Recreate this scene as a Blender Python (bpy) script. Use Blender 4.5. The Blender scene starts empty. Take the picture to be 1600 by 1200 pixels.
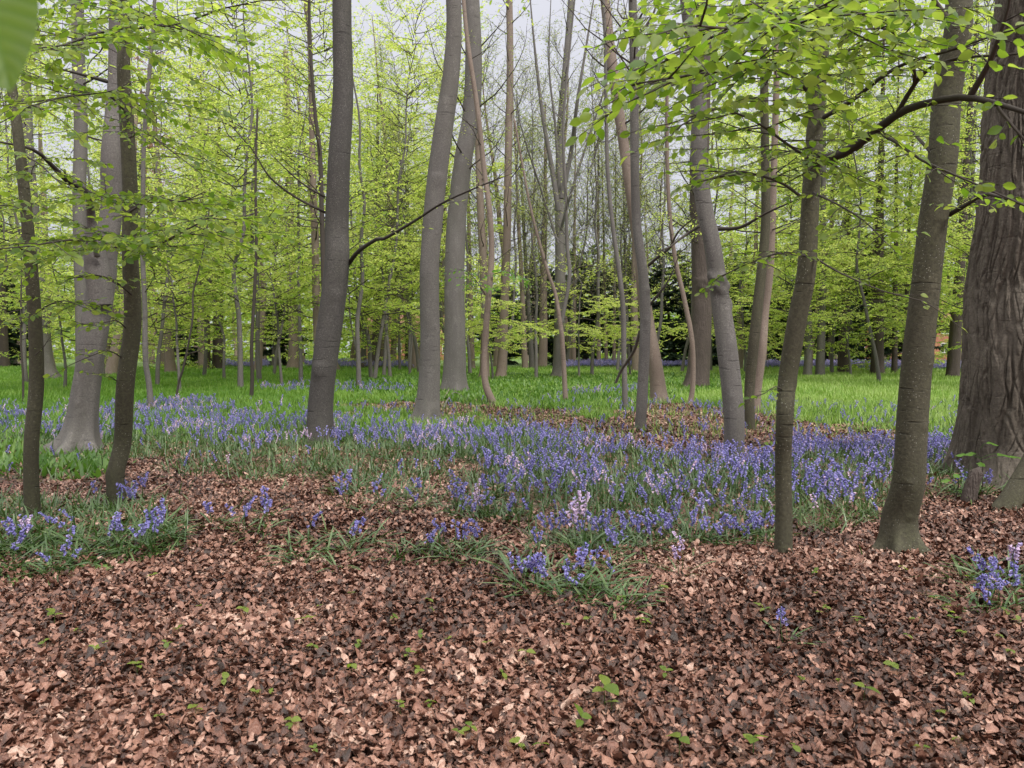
import bpy, math
import numpy as np

SC = bpy.context.scene
COL = SC.collection
RAD = math.radians
RNG = np.random.default_rng(7)

# ------------------------------------------------------------------ camera
F, HOR, CAMH = 1186.0, 545.0, 1.55          # focal length (in 1600-wide units), horizon row, eye height
PITCH = math.atan((600 - HOR) / F)
CP, SP = math.cos(PITCH), math.sin(PITCH)
cam = bpy.data.cameras.new("camera")
cam.sensor_fit = 'HORIZONTAL'
cam.angle = 2 * math.atan(800 / F)
cam.dof.use_dof = True
cam.dof.focus_distance = 9.0
cam.dof.aperture_fstop = 7.6
cam.clip_start, cam.clip_end = 0.05, 2000
camo = bpy.data.objects.new("camera", cam)
camo.location = (0, 0, CAMH)
camo.rotation_euler = (math.pi / 2 - PITCH, 0, 0)
COL.objects.link(camo)
SC.camera = camo

# ------------------------------------------------------------------ world, sun, exposure
SUN_EL, SUN_AZ = 44, 145
w = bpy.data.worlds.new("World")
SC.world = w
w.use_nodes = True
nt = w.node_tree
nt.nodes.clear()
sky = nt.nodes.new("ShaderNodeTexSky")
sky.sky_type = 'NISHITA'
sky.sun_disc = False
sky.sun_elevation = RAD(SUN_EL)
sky.sun_rotation = RAD(SUN_AZ)
sky.air_density, sky.dust_density, sky.ozone_density = 1.0, 4.0, 1.5
hs = nt.nodes.new("ShaderNodeHueSaturation")
hs.inputs['Saturation'].default_value = 0.22
mixc = nt.nodes.new("ShaderNodeMix")
mixc.data_type = 'RGBA'
mixc.inputs['Factor'].default_value = 0.6
mixc.inputs['Factor'].default_value = 0.93
bg = nt.nodes.new("ShaderNodeBackground")
bg.inputs['Strength'].default_value = 0.11
wo = nt.nodes.new("ShaderNodeOutputWorld")
nt.links.new(sky.outputs[0], hs.inputs['Color'])
# overcast deck: brighter towards the zenith, as real overcast skies are
tcw = nt.nodes.new("ShaderNodeTexCoord")
sxyz = nt.nodes.new("ShaderNodeSeparateXYZ")
deck = nt.nodes.new("ShaderNodeValToRGB")
deck.color_ramp.elements[0].position, deck.color_ramp.elements[0].color = 0.0, (2.7, 2.75, 3.15, 1)
deck.color_ramp.elements[1].position, deck.color_ramp.elements[1].color = 1.0, (16.5, 16.1, 15.6, 1)
e_ = deck.color_ramp.elements.new(0.42)
e_.color = (3.3, 3.34, 3.7, 1)
nt.links.new(tcw.outputs['Generated'], sxyz.inputs[0])
nt.links.new(sxyz.outputs['Z'], deck.inputs[0])
nt.links.new(deck.outputs[0], [i for i in mixc.inputs if i.name == 'B' and i.type == 'RGBA'][0])
nt.links.new(hs.outputs[0], [i for i in mixc.inputs if i.name == 'A' and i.type == 'RGBA'][0])
nt.links.new([o for o in mixc.outputs if o.type == 'RGBA'][0], bg.inputs['Color'])
nt.links.new(bg.outputs[0], wo.inputs['Surface'])

sl = bpy.data.lights.new("sun", 'SUN')
sl.energy = 1.5
sl.angle = RAD(14)
sl.color = (1.0, 0.96, 0.9)
so = bpy.data.objects.new("sun", sl)
so.rotation_euler = (RAD(90 - SUN_EL), 0, RAD(180 - SUN_AZ))
COL.objects.link(so)

SC.view_settings.view_transform = 'Standard'
SC.view_settings.look = 'None'
SC.view_settings.exposure = 1.1
SC.view_settings.gamma = 1.0
SC.render.engine = 'CYCLES'
cy = SC.cycles
cy.max_bounces, cy.diffuse_bounces, cy.glossy_bounces, cy.transmission_bounces = 6, 4, 2, 4
cy.transparent_max_bounces = 4
cy.use_denoising = True
cy.caustics_reflective = cy.caustics_refractive = False


# ------------------------------------------------------------------ picture <-> place
CAM = np.array([0, 0, CAMH])


def ray(px, py):
    u, v = (px - 800) / F, (600 - py) / F
    return np.array([u, CP + v * SP, -SP + v * CP])


def at(px, py, d):
    r = ray(px, py)
    return CAM + r * (d / r[1])


def project(P):
    x, y, z = P[:, 0], P[:, 1], P[:, 2] - CAMH
    fw = np.maximum(y * CP - z * SP, 1e-3)
    up = y * SP + z * CP
    return 800 + F * x / fw, 600 - F * up / fw


def gh(x, y):
    return (0.030 * np.sin(.9 * x + .4 * y) + 0.025 * np.sin(1.7 * y - .6 * x + 1) + 0.016 * np.sin(2.9 * x + 1.3 * y + 2)
            + 0.012 * np.sin(4.1 * y - 3.3 * x) - 0.0)


def ground_at(px, py):
    r = ray(px, py)
    z = 0.0
    for _ in range(6):
        s = (z - CAMH) / r[2]
        p = CAM + r * s
        z = float(gh(p[0], p[1]))
    p[2] = z
    return p


def hsh(i, j, s):
    n = (i.astype(np.int64) * 374761393 + j.astype(np.int64) * 668265263 + s * 982451653) & 0x7fffffff
    n = ((n ^ (n >> 13)) * 1274126177) & 0x7fffffff
    n = n ^ (n >> 16)
    return (n & 0xffff) / 65535.0


def vn(x, y, s=0):
    """value noise 0..1"""
    x, y = np.asarray(x, float), np.asarray(y, float)
    i, j = np.floor(x), np.floor(y)
    fx, fy = x - i, y - j
    fx, fy = fx * fx * (3 - 2 * fx), fy * fy * (3 - 2 * fy)
    a, b = hsh(i, j, s), hsh(i + 1, j, s)
    c, d = hsh(i, j + 1, s), hsh(i + 1, j + 1, s)
    return (a * (1 - fx) + b * fx) * (1 - fy) + (c * (1 - fx) + d * fx) * fy


def inpoly(px, py, poly):
    poly = np.asarray(poly, float)
    c = np.zeros(len(px), bool)
    for k in range(len(poly)):
        x1, y1 = poly[k]
        x2, y2 = poly[k - 1]
        if y1 == y2:
            continue
        hit = ((y1 > py) != (y2 > py)) & (px < (x2 - x1) * (py - y1) / (y2 - y1) + x1)
        c ^= hit
    return c


def nrm(v):
    return v / np.maximum(np.linalg.norm(v, axis=-1, keepdims=True), 1e-9)


# ------------------------------------------------------------------ mesh helpers
UP = np.array([0, 0, 1.0])


class Geo:
    def __init__(s):
        s.V, s.Q, s.T, s.A, s.mq, s.mt, s.n = [], [], [], [], [], [], 0

    def add(s, V, Q=None, T=None, tint=0.5, m=0):
        V = np.asarray(V, float)
        s.V.append(V)
        s.A.append(np.broadcast_to(np.asarray(tint, float), (len(V),)))
        if Q is not None and len(Q):
            Q = np.asarray(Q, np.int64)
            s.Q.append(Q + s.n)
            s.mq.append(np.full(len(Q), m))
        if T is not None and len(T):
            T = np.asarray(T, np.int64)
            s.T.append(T + s.n)
            s.mt.append(np.full(len(T), m))
        s.n += len(V)

    def tube(s, P, R, k=5, tint=0.5, m=0, cap=False):
        P = np.asarray(P, float)
        R = np.broadcast_to(np.asarray(R, float), (len(P),))
        T = np.empty_like(P)
        T[1:-1] = P[2:] - P[:-2]
        T[0], T[-1] = P[1] - P[0], P[-1] - P[-2]
        T = nrm(T)
        ref = np.array([0, 0, 1.0]) if abs(T[:, 2]).mean() < .8 else np.array([0, 1.0, 0])
        X = nrm(np.cross(T, ref))
        Y = np.cross(T, X)
        a = np.arange(k) * 2 * math.pi / k
        V = P[:, None] + R[:, None, None] * (np.cos(a)[None, :, None] * X[:, None] + np.sin(a)[None, :, None] * Y[:, None])
        n = len(P)
        i = np.arange(n - 1)[:, None] * k
        j = np.arange(k)[None]
        j2 = (j + 1) % k
        Q = np.stack([i + j, i + j2, i + k + j2, i + k + j], -1).reshape(-1, 4)
        V = V.reshape(-1, 3)
        Tt = None
        if cap:
            V = np.vstack([V, P[-1:] + T[-1:] * R[-1] * .5, P[:1]])
            b = (n - 1) * k
            Tt = [(b + q, b + (q + 1) % k, n * k) for q in range(k)] + [((q + 1) % k, q, n * k + 1) for q in range(k)]
        s.add(V, Q, Tt, tint, m)

    def mesh(s, name, smooth=True, base=None):
        V = np.concatenate(s.V) if s.V else np.zeros((0, 3))
        if base is not None:
            V = V - np.asarray(base)
        Q = np.concatenate(s.Q) if s.Q else np.zeros((0, 4), np.int64)
        T = np.concatenate(s.T) if s.T else np.zeros((0, 3), np.int64)
        me = bpy.data.meshes.new(name)
        me.vertices.add(len(V))
        me.vertices.foreach_set('co', V.astype(np.float32).ravel())
        L = np.concatenate([Q.ravel(), T.ravel()]).astype(np.int32)
        me.loops.add(len(L))
        me.loops.foreach_set('vertex_index', L)
        st = np.concatenate([np.arange(len(Q)) * 4, len(Q) * 4 + np.arange(len(T)) * 3]).astype(np.int32)
        me.polygons.add(len(st))
        me.polygons.foreach_set('loop_start', st)
        mi = np.concatenate([np.concatenate(s.mq) if s.mq else [], np.concatenate(s.mt) if s.mt else []]).astype(np.int32)
        me.polygons.foreach_set('material_index', mi)
        me.polygons.foreach_set('use_smooth', np.full(len(st), smooth, bool))
        me.update(calc_edges=True)
        at_ = me.attributes.new('tint', 'FLOAT', 'POINT')
        at_.data.foreach_set('value', np.concatenate(s.A).astype(np.float32) if s.A else np.zeros(0, np.float32))
        return me


def obj(name, me, mats, parent=None, loc=(0, 0, 0)):
    if isinstance(me, Geo):
        me = me.mesh(name)
    if not isinstance(mats, (list, tuple)):
        mats = [mats]
    if not me.materials:
        for m in mats:
            me.materials.append(m)
    o = bpy.data.objects.new(name, me)
    o.location = loc
    COL.objects.link(o)
    if parent is not None:
        o.parent = parent
    return o


def tag(o, label=None, cat=None, group=None, kind=None):
    if label: o['label'] = label
    if cat: o['category'] = cat
    if group: o['group'] = group
    if kind: o['kind'] = kind
    return o


def thing(name, label, cat, loc=(0, 0, 0), group=None, rz=0.0, scale=1.0):
    o = bpy.data.objects.new(name, None)
    o.empty_display_size = .1
    o.location = loc
    o.rotation_euler = (0, 0, rz)
    o.scale = (scale,) * 3 if np.isscalar(scale) else scale
    COL.objects.link(o)
    return tag(o, label, cat, group)


# ------------------------------------------------------------------ leaf templates: t along, w across (half width .5), quads, tris
HEX = (np.array([0, .3, .72, 1, .72, .3]), np.array([0, .44, .36, 0, -.36, -.44]), [(0, 3, 2, 1), (0, 5, 4, 3)], [])
RHO = (np.array([0, .45, 1, .45]), np.array([0, .5, 0, -.5]), [(0, 3, 2, 1)], [])


def full_tpl(rows):
    t, wd = [0], [0]
    for (a, b) in rows:
        t += [a] * 3
        wd += [b, 0, -b]
    t.append(1)
    wd.append(0)
    n = len(rows)
    q, tr = [], [(0, 2, 1), (0, 3, 2)]
    for i in range(n - 1):
        a, b = 1 + 3 * i, 4 + 3 * i
        q += [(a, a + 1, b + 1, b), (a + 1, a + 2, b + 2, b + 1)]
    e = 1 + 3 * (n - 1)
    tr += [(e, e + 1, 3 * n + 1), (e + 1, e + 2, 3 * n + 1)]
    return np.array(t, float), np.array(wd, float), q, tr


FULL = full_tpl([(.1, .24), (.3, .46), (.55, .5), (.78, .34), (.92, .14)])
DEAD = full_tpl([(.06, .2), (.22, .42), (.5, .5), (.76, .38), (.93, .15)])
STRAP = full_tpl([(.15, .5), (.45, .5), (.75, .42)])


def place(geo, tpl, P, D, N, size, width=.62, fold=.25, droop=.12, cross=0.0, tint=.5, m=0, twist=0.0, jt=0.0, pj=0.0):
    """one leaf per row of P; droop bends the tip down, cross curls the blade across"""
    n = len(P)
    if n == 0:
        return
    t, wd, q, tr = tpl
    k = len(t)
    g = lambda a: np.broadcast_to(np.asarray(a, float), (n,))[:, None]
    D = nrm(D)
    S = nrm(np.cross(N, D))
    U = np.cross(D, S)
    size, width, fold, droop, cross, twist = map(g, (size, width, fold, droop, cross, twist))
    tt, ww = t[None], wd[None] * width
    z = fold * np.abs(ww) - droop * tt ** 2 + cross * (ww / np.maximum(width, .01)) ** 2 * width * 2 + twist * ww * (tt - .4) * 2
    V = P[:, None] + size[..., None] * (tt[..., None] * D[:, None] + ww[..., None] * S[:, None] + z[..., None] * U[:, None])
    off = (np.arange(n) * k)[:, None, None]
    Q = (np.asarray(q)[None] + off).reshape(-1, 4) if len(q) else None
    T = (np.asarray(tr)[None] + off).reshape(-1, 3) if len(tr) else None
    if pj:
        V = V + RNG.normal(0, pj, V.shape) * size[..., None]
    tv = np.repeat(np.broadcast_to(tint, (n,)), k)
    if jt:
        tv = np.clip(tv + RNG.normal(0, jt, n * k), 0, 1)
    geo.add(V.reshape(-1, 3), Q, T, tv, m)


# ------------------------------------------------------------------ materials
def mat(name):
    m = bpy.data.materials.new(name)
    m.use_nodes = True
    n = m.node_tree
    n.nodes.clear()
    return m, n


def N(n, t, **kw):
    o = n.nodes.new(t)
    for a, b in kw.items():
        if hasattr(o, a):
            setattr(o, a, b)
        else:
            o.inputs[a.replace('_', ' ')].default_value = b
    return o


def ramp(n, src, stops):
    r = N(n, "ShaderNodeValToRGB")
    while len(r.color_ramp.elements) < len(stops):
        r.color_ramp.elements.new(.5)
    for e, (p, c) in zip(r.color_ramp.elements, stops):
        e.position = p
        e.color = (*c, 1)
    n.links.new(src, r.inputs[0])
    return r.outputs[0]


def mixcol(n, fac, a, b, mode='MIX'):
    m = N(n, "ShaderNodeMix", data_type='RGBA', blend_type=mode)
    for key, v in (('Factor', fac), ('A', a), ('B', b)):
        s = m.inputs[key] if key == 'Factor' else [i for i in m.inputs if i.name == key and i.type == 'RGBA'][0]
        if hasattr(v, 'node'):
            n.links.new(v, s)
        else:
            s.default_value = v if key == 'Factor' else (*v, 1)
    return [o for o in m.outputs if o.type == 'RGBA'][0]


def math_(n, op, a, b=0.0, c=None, clamp=False):
    m = N(n, "ShaderNodeMath", operation=op, use_clamp=clamp)
    for i, v in enumerate((a, b, c)):
        if v is None:
            continue
        if hasattr(v, 'node'):
            n.links.new(v, m.inputs[i])
        else:
            m.inputs[i].default_value = v
    return m.outputs[0]


def noise(n, co, scale, sc3=None, detail=3, rough=.55):
    if sc3 is not None:
        mp = N(n, "ShaderNodeMapping")
        mp.inputs['Scale'].default_value = sc3
        n.links.new(co, mp.inputs['Vector'])
        co = mp.outputs[0]
    t = N(n, "ShaderNodeTexNoise")
    t.inputs['Scale'].default_value = scale
    t.inputs['Detail'].default_value = detail
    t.inputs['Roughness'].default_value = rough
    n.links.new(co, t.inputs['Vector'])
    return t.outputs['Fac']


def leaf_mat(name, stops, tstops, trans=.45, rough=.45, spec=.35, veins=False):
    m, n = mat(name)
    a = N(n, "ShaderNodeAttribute", attribute_name='tint')
    c = ramp(n, a.outputs['Fac'], stops)
    c2 = ramp(n, a.outputs['Fac'], tstops)
    if veins:
        co = N(n, "ShaderNodeTexCoord").outputs['Object']
        f = noise(n, co, 60, None, 2)
        c = mixcol(n, math_(n, 'MULTIPLY', f, .35), c, (.02, .05, .008))
    p = N(n, "ShaderNodeBsdfPrincipled")
    n.links.new(c, p.inputs['Base Color'])
    p.inputs['Roughness'].default_value = rough
    p.inputs['Specular IOR Level'].default_value = spec
    t = N(n, "ShaderNodeBsdfTranslucent")
    n.links.new(c2, t.inputs['Color'])
    x = N(n, "ShaderNodeMixShader")
    x.inputs[0].default_value = trans
    n.links.new(p.outputs[0], x.inputs[1])
    n.links.new(t.outputs[0], x.inputs[2])
    o = N(n, "ShaderNodeOutputMaterial")
    n.links.new(x.outputs[0], o.inputs[0])
    return m


def bark_mat(name, c1, c2, olive=(.07, .075, .035), ol=.3, lines=.5, specks=.75, bump=.6, sc=1.0, fur=0.0):
    m, n = mat(name)
    co = N(n, "ShaderNodeTexCoord").outputs['Object']
    big = noise(n, co, 1.6 * sc, (1, 1, .6), 4)
    st = noise(n, co, 9 * sc, (1, 1, .16), 4, .6)
    fine = noise(n, co, 45 * sc, None, 4, .65)
    col = ramp(n, big, [(.3, c1), (.7, c2)])
    col = mixcol(n, math_(n, 'MULTIPLY_ADD', st, 1.3, -.42, True), col, tuple(v * .62 for v in c1))
    gm = noise(n, co, 2.3 * sc, (1, 1, .35), 5)
    col = mixcol(n, math_(n, 'MULTIPLY', math_(n, 'MULTIPLY_ADD', gm, 4, -1.5, True), ol), col, olive)
    # big pale and dark blotches
    bl = noise(n, co, 5 * sc, (1, 1, .55), 6, .7)
    col = mixcol(n, math_(n, 'MULTIPLY', math_(n, 'MULTIPLY_ADD', bl, 7, -4.0, True), .45), col, tuple(min(.5, v * 1.7) for v in c2))
    col = mixcol(n, math_(n, 'MULTIPLY', math_(n, 'MULTIPLY_ADD', bl, -7, 2.9, True), .5), col, tuple(v * .55 for v in c1))
    col = mixcol(n, math_(n, 'MULTIPLY_ADD', fine, 3.2, -1.2, True), tuple(v * .68 for v in c1), col)
    # horizontal wrinkles and lenticels
    ln = noise(n, co, 3.2 * sc, (1, 1, 9), 3, .5)
    lf = math_(n, 'MULTIPLY_ADD', ln, 14, -9.0, True)
    col = mixcol(n, math_(n, 'MULTIPLY', lf, lines), col, tuple(v * .35 for v in c1))
    # pale lichen specks
    v = N(n, "ShaderNodeTexVoronoi")
    v.inputs['Scale'].default_value = 46 * sc
    n.links.new(co, v.inputs['Vector'])
    sm = math_(n, 'LESS_THAN', v.outputs['Distance'], .13)
    sp = math_(n, 'MULTIPLY', sm, math_(n, 'MULTIPLY_ADD', noise(n, co, 4 * sc, None, 2), 5, -2.0, True))
    col = mixcol(n, math_(n, 'MULTIPLY', sp, specks), col, (.42, .42, .36))
    p = N(n, "ShaderNodeBsdfPrincipled")
    n.links.new(col, p.inputs['Base Color'])
    p.inputs['Roughness'].default_value = .8
    p.inputs['Specular IOR Level'].default_value = .25
    h = math_(n, 'ADD', math_(n, 'MULTIPLY', fine, .5), math_(n, 'MULTIPLY', lf, -.7))
    h = math_(n, 'ADD', h, math_(n, 'MULTIPLY', st, .6))
    if fur:
        fr = noise(n, co, 13 * sc, (1, 1, .18), 3, .55)
        ridge = math_(n, 'ABSOLUTE', math_(n, 'MULTIPLY_ADD', fr, 2, -1))
        h = math_(n, 'ADD', h, math_(n, 'MULTIPLY', math_(n, 'MULTIPLY', ridge, 5, None, True), fur))
    b = N(n, "ShaderNodeBump")
    b.inputs['Strength'].default_value = bump
    b.inputs['Distance'].default_value = .02
    n.links.new(h, b.inputs['Height'])
    n.links.new(b.outputs[0], p.inputs['Normal'])
    o = N(n, "ShaderNodeOutputMaterial")
    n.links.new(p.outputs[0], o.inputs[0])
    return m


def plain_mat(name, stops, rough=.7, spec=.3, nscale=None, bump=0.0, attr=True):
    m, n = mat(name)
    if attr:
        src = N(n, "ShaderNodeAttribute", attribute_name='tint').outputs['Fac']
    else:
        co = N(n, "ShaderNodeTexCoord").outputs['Object']
        src = noise(n, co, nscale or 4, None, 5)
    c = ramp(n, src, stops)
    p = N(n, "ShaderNodeBsdfPrincipled")
    n.links.new(c, p.inputs['Base Color'])
    p.inputs['Roughness'].default_value = rough
    p.inputs['Specular IOR Level'].default_value = spec
    if nscale:
        co = N(n, "ShaderNodeTexCoord").outputs['Object']
        f = noise(n, co, nscale * 4, None, 4, .6)
        c2 = mixcol(n, math_(n, 'MULTIPLY_ADD', f, 1.6, -.45, True), c, (.03, .02, .015), 'MIX')
        if attr:
            mx = mixcol(n, .45, c, c2)
            n.links.new(mx, p.inputs['Base Color'])
        if bump:
            b = N(n, "ShaderNodeBump")
            b.inputs['Strength'].default_value = bump
            b.inputs['Distance'].default_value = .01
            n.links.new(f, b.inputs['Height'])
            n.links.new(b.outputs[0], p.inputs['Normal'])
    o = N(n, "ShaderNodeOutputMaterial")
    n.links.new(p.outputs[0], o.inputs[0])
    return m


M = {}
# spring beech leaves: reflected and transmitted colour
M['leaf'] = leaf_mat('beech_leaf', [(0, (.12, .20, .026)), (.5, (.225, .33, .06)), (1, (.38, .43, .11))],
                     [(0, (.34, .52, .045)), (.5, (.60, .72, .12)), (1, (.74, .80, .22))], .58)
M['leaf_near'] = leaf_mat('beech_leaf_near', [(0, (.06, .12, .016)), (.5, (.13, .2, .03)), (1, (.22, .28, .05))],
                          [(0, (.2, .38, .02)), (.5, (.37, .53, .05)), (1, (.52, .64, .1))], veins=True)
M['leaf_pale'] = leaf_mat('pale_leaf', [(0, (.16, .22, .05)), (.5, (.27, .32, .09)), (1, (.37, .35, .17))],
                          [(0, (.26, .40, .05)), (.5, (.45, .54, .12)), (1, (.55, .52, .2))])
M['leaf_green'] = leaf_mat('maple_leaf', [(0, (.05, .13, .02)), (1, (.12, .24, .035))],
                           [(0, (.12, .33, .02)), (1, (.22, .48, .03))])
M['copper'] = leaf_mat('copper_leaf', [(0, (.20, .10, .07)), (1, (.33, .21, .14))], [(0, (.3, .14, .08)), (1, (.5, .3, .18))])
M['yew'] = leaf_mat('yew_needles', [(0, (.012, .026, .014)), (1, (.035, .06, .03))], [(0, (.01, .025, .01)), (1, (.03, .06, .02))], .15, .6, .2)
M['twig'] = plain_mat('twig_bark', [(0, (.035, .03, .026)), (1, (.075, .062, .052))], .8, .2)
M['dead'] = None
M['bark_grey'] = bark_mat('smooth_grey_bark', (.145, .132, .124), (.215, .198, .186), ol=.28)
M['bark_slate'] = bark_mat('slate_grey_bark', (.072, .066, .062), (.112, .102, .096), ol=.2)
M['bark_near'] = bark_mat('olive_grey_bark', (.07, .063, .042), (.115, .102, .072), olive=(.065, .072, .03), ol=.55, lines=.75, specks=.7)
M['bark_pink'] = bark_mat('pinkish_brown_bark', (.23, .175, .145), (.32, .26, .215), ol=.12, lines=.5, specks=.3)
M['bark_dark'] = bark_mat('dark_furrowed_bark', (.085, .066, .058), (.14, .108, .094), ol=.12, lines=.15, specks=.1, bump=.8, fur=.8)
M['bark_oak'] = bark_mat('deep_furrowed_oak_bark', (.10, .083, .066), (.175, .148, .12), ol=.1, lines=.0, specks=.25, bump=.6)
M['strap'] = leaf_mat('bluebell_leaf', [(0, (.03, .068, .018)), (.6, (.06, .115, .032)), (1, (.14, .19, .07))],
                      [(0, (.04, .1, .015)), (1, (.1, .19, .03))], .25, .32, .55)
M['grass'] = leaf_mat('grass_blade', [(0, (.09, .2, .022)), (.6, (.19, .32, .05)), (1, (.32, .41, .13))],
                      [(0, (.12, .3, .015)), (1, (.3, .48, .06))], .35, .45, .35)
M['garlic'] = leaf_mat('garlic_leaf', [(0, (.05, .125, .022)), (.6, (.10, .19, .035)), (1, (.18, .27, .07))],
                       [(0, (.09, .24, .02)), (1, (.22, .4, .05))], .35, .4, .4)
M['petal'] = leaf_mat('bluebell_petal', [(0, (.15, .135, .36)), (.4, (.225, .205, .50)), (.7, (.37, .335, .63)), (.86, (.55, .42, .6)), (1, (.68, .5, .62))],
                      [(0, (.15, .14, .4)), (.6, (.36, .33, .62)), (1, (.6, .44, .6))], .25, .5, .2)
M['dead'] = plain_mat('dead_leaf', [(0, (.022, .0105, .0075)), (.25, (.074, .0305, .019)), (.48, (.174, .074, .047)), (.68, (.285, .137, .093)), (.85, (.39, .212, .152)), (1, (.54, .37, .29))],
                      .42, .5, 30, .6)


# ground: dead-leaf floor / dark green under the plants, by where plants grow
def ground_mat():
    m, n = mat('woodland_floor')
    co = N(n, "ShaderNodeTexCoord").outputs['Object']
    v = N(n, "ShaderNodeTexVoronoi")
    v.inputs['Scale'].default_value = 17
    wn = N(n, "ShaderNodeTexNoise")
    wn.inputs['Scale'].default_value = 9
    va = N(n, "ShaderNodeVectorMath", operation='MULTIPLY_ADD')
    n.links.new(co, wn.inputs['Vector'])
    n.links.new(wn.outputs['Color'], va.inputs[0])
    va.inputs[1].default_value = (.12, .12, .12)
    n.links.new(co, va.inputs[2])
    n.links.new(va.outputs[0], v.inputs['Vector'])
    sp = N(n, "ShaderNodeSeparateColor")
    n.links.new(v.outputs['Color'], sp.inputs[0])
    c = ramp(n, sp.outputs[0], [(0, (.03, .016, .012)), (.4, (.105, .047, .034)), (.75, (.2, .098, .073)), (1, (.34, .2, .16))])
    big = noise(n, co, .6, None, 4)
    c = mixcol(n, math_(n, 'MULTIPLY', big, .35), c, (.05, .035, .025))
    g = ramp(n, noise(n, co, 6, None, 6, .7), [(.3, (.05, .085, .02)), (.55, (.10, .18, .03)), (.75, (.17, .23, .07))])
    a = N(n, "ShaderNodeAttribute", attribute_name='tint')
    gf = math_(n, 'MULTIPLY_ADD', math_(n, 'ADD', a.outputs['Fac'], math_(n, 'MULTIPLY_ADD', noise(n, co, 5, None, 4), .8, -.4)), 3, -1, True)
    c = mixcol(n, gf, c, g)
    p = N(n, "ShaderNodeBsdfPrincipled")
    p.inputs['Roughness'].default_value = .85
    n.links.new(c, p.inputs['Base Color'])
    b = N(n, "ShaderNodeBump")
    b.inputs['Strength'].default_value = .8
    b.inputs['Distance'].default_value = .03
    n.links.new(math_(n, 'ADD', sp.outputs[1], math_(n, 'MULTIPLY', v.outputs['Distance'], -1.2)), b.inputs['Height'])
    n.links.new(b.outputs[0], p.inputs['Normal'])
    o = N(n, "ShaderNodeOutputMaterial")
    n.links.new(p.outputs[0], o.inputs[0])
    return m


M['ground'] = ground_mat()

# ------------------------------------------------------------------ what grows where (plan of the floor)
FRONT = [(-900, 800), (-300, 780), (0, 768), (100, 745), (170, 728), (300, 742), (420, 752), (560, 752), (600, 775), (700, 770), (745, 800),
         (800, 835), (860, 862), (930, 868), (1000, 850), (1100, 856), (1200, 842), (1300, 838), (1350, 820), (1385, 785), (1450, 768), (1520, 782),
         (1700, 765), (2500, 765), (2500, 572.5), (-900, 572.5)]
STRIP = [(480, 634), (560, 629), (690, 626), (760, 637), (860, 643), (940, 655), (985, 640), (1040, 634), (1130, 638), (1200, 655), (1330, 666),
         (1430, 680), (1430, 704), (1330, 702), (1230, 700), (1190, 706), (1020, 704), (950, 688), (860, 678), (780, 662), (700, 653), (600, 650), (490, 648)]
BANK = [(-300, 790), (0, 800), (95, 797), (200, 803), (285, 828), (292, 862), (240, 885), (100, 905), (0, 922), (-300, 960)]
BELL_MAIN = [(600, 682), (700, 672), (830, 678), (960, 697), (1030, 712), (1190, 716), (1240, 690), (1330, 704), (1400, 714), (1510, 706), (1490, 724),
             (1400, 745), (1330, 790), (1250, 812), (1100, 828), (950, 828), (870, 806), (800, 770), (720, 722), (640, 702)]
BELL_LEFT = [(-300, 640), (0, 652), (60, 668), (215, 640), (270, 628), (330, 640), (470, 665), (600, 666), (640, 697), (560, 712), (430, 706),
             (330, 702), (230, 690), (150, 682), (0, 684), (-300, 690)]
BELL_LINES = [[(400, 606), (480, 604), (600, 610), (660, 618), (600, 622), (480, 616), (400, 614)],
              [(870, 618), (1000, 613), (1010, 622), (900, 627)],
              [(1080, 640), (1200, 640), (1250, 655), (1100, 652)]]
BELL_FAR = [[(480, 577.5), (480, 573), (670, 573), (670, 577.5)], [(880, 577), (880, 571.5), (1075, 571.5), (1075, 577)],
            [(1180, 578), (1180, 573.5), (1330, 573.5), (1330, 578)], [(1330, 580), (1330, 574), (1560, 574.5), (1560, 583)], [(340, 577), (340, 572), (420, 572), (420, 577)]]
GARLIC = [(540, 590), (700, 584), (1000, 584), (1240, 588), (1100, 612), (1040, 630), (900, 642), (760, 632), (540, 622)]
LUSH = [(-300, 700), (60, 690), (120, 712), (185, 712), (188, 745), (120, 755), (40, 765), (-300, 790)]


def wob(x, y, px, py):
    k = np.clip(14 / np.maximum(y, 3), .15, 1.6)
    return px + (vn(x * 1.3, y * 1.3, 3) - .5) * 50 * k + (vn(x * 5, y * 5, 8) - .5) * 30 * k, py + (vn(x * 1.1 + 9, y * 1.1, 4) - .5) * 26 * k + (vn(x * 5, y * 5, 9) - .5) * 12 * k


def zones(x, y):
    """green cover 0..1 of floor points"""
    P = np.stack([x, y, gh(x, y)], 1)
    px, py = project(P)
    px, py = wob(x, y, px, py)
    g = inpoly(px, py, FRONT).astype(float)
    g[inpoly(px, py, STRIP)] = .06
    g = np.maximum(g, .8 * inpoly(px, py, BANK))
    g[inpoly(px, py, FRONT) & (py > 700)] = .34
    g[y > 57] = .75
    g[y < 2] = 0
    return g


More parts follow.
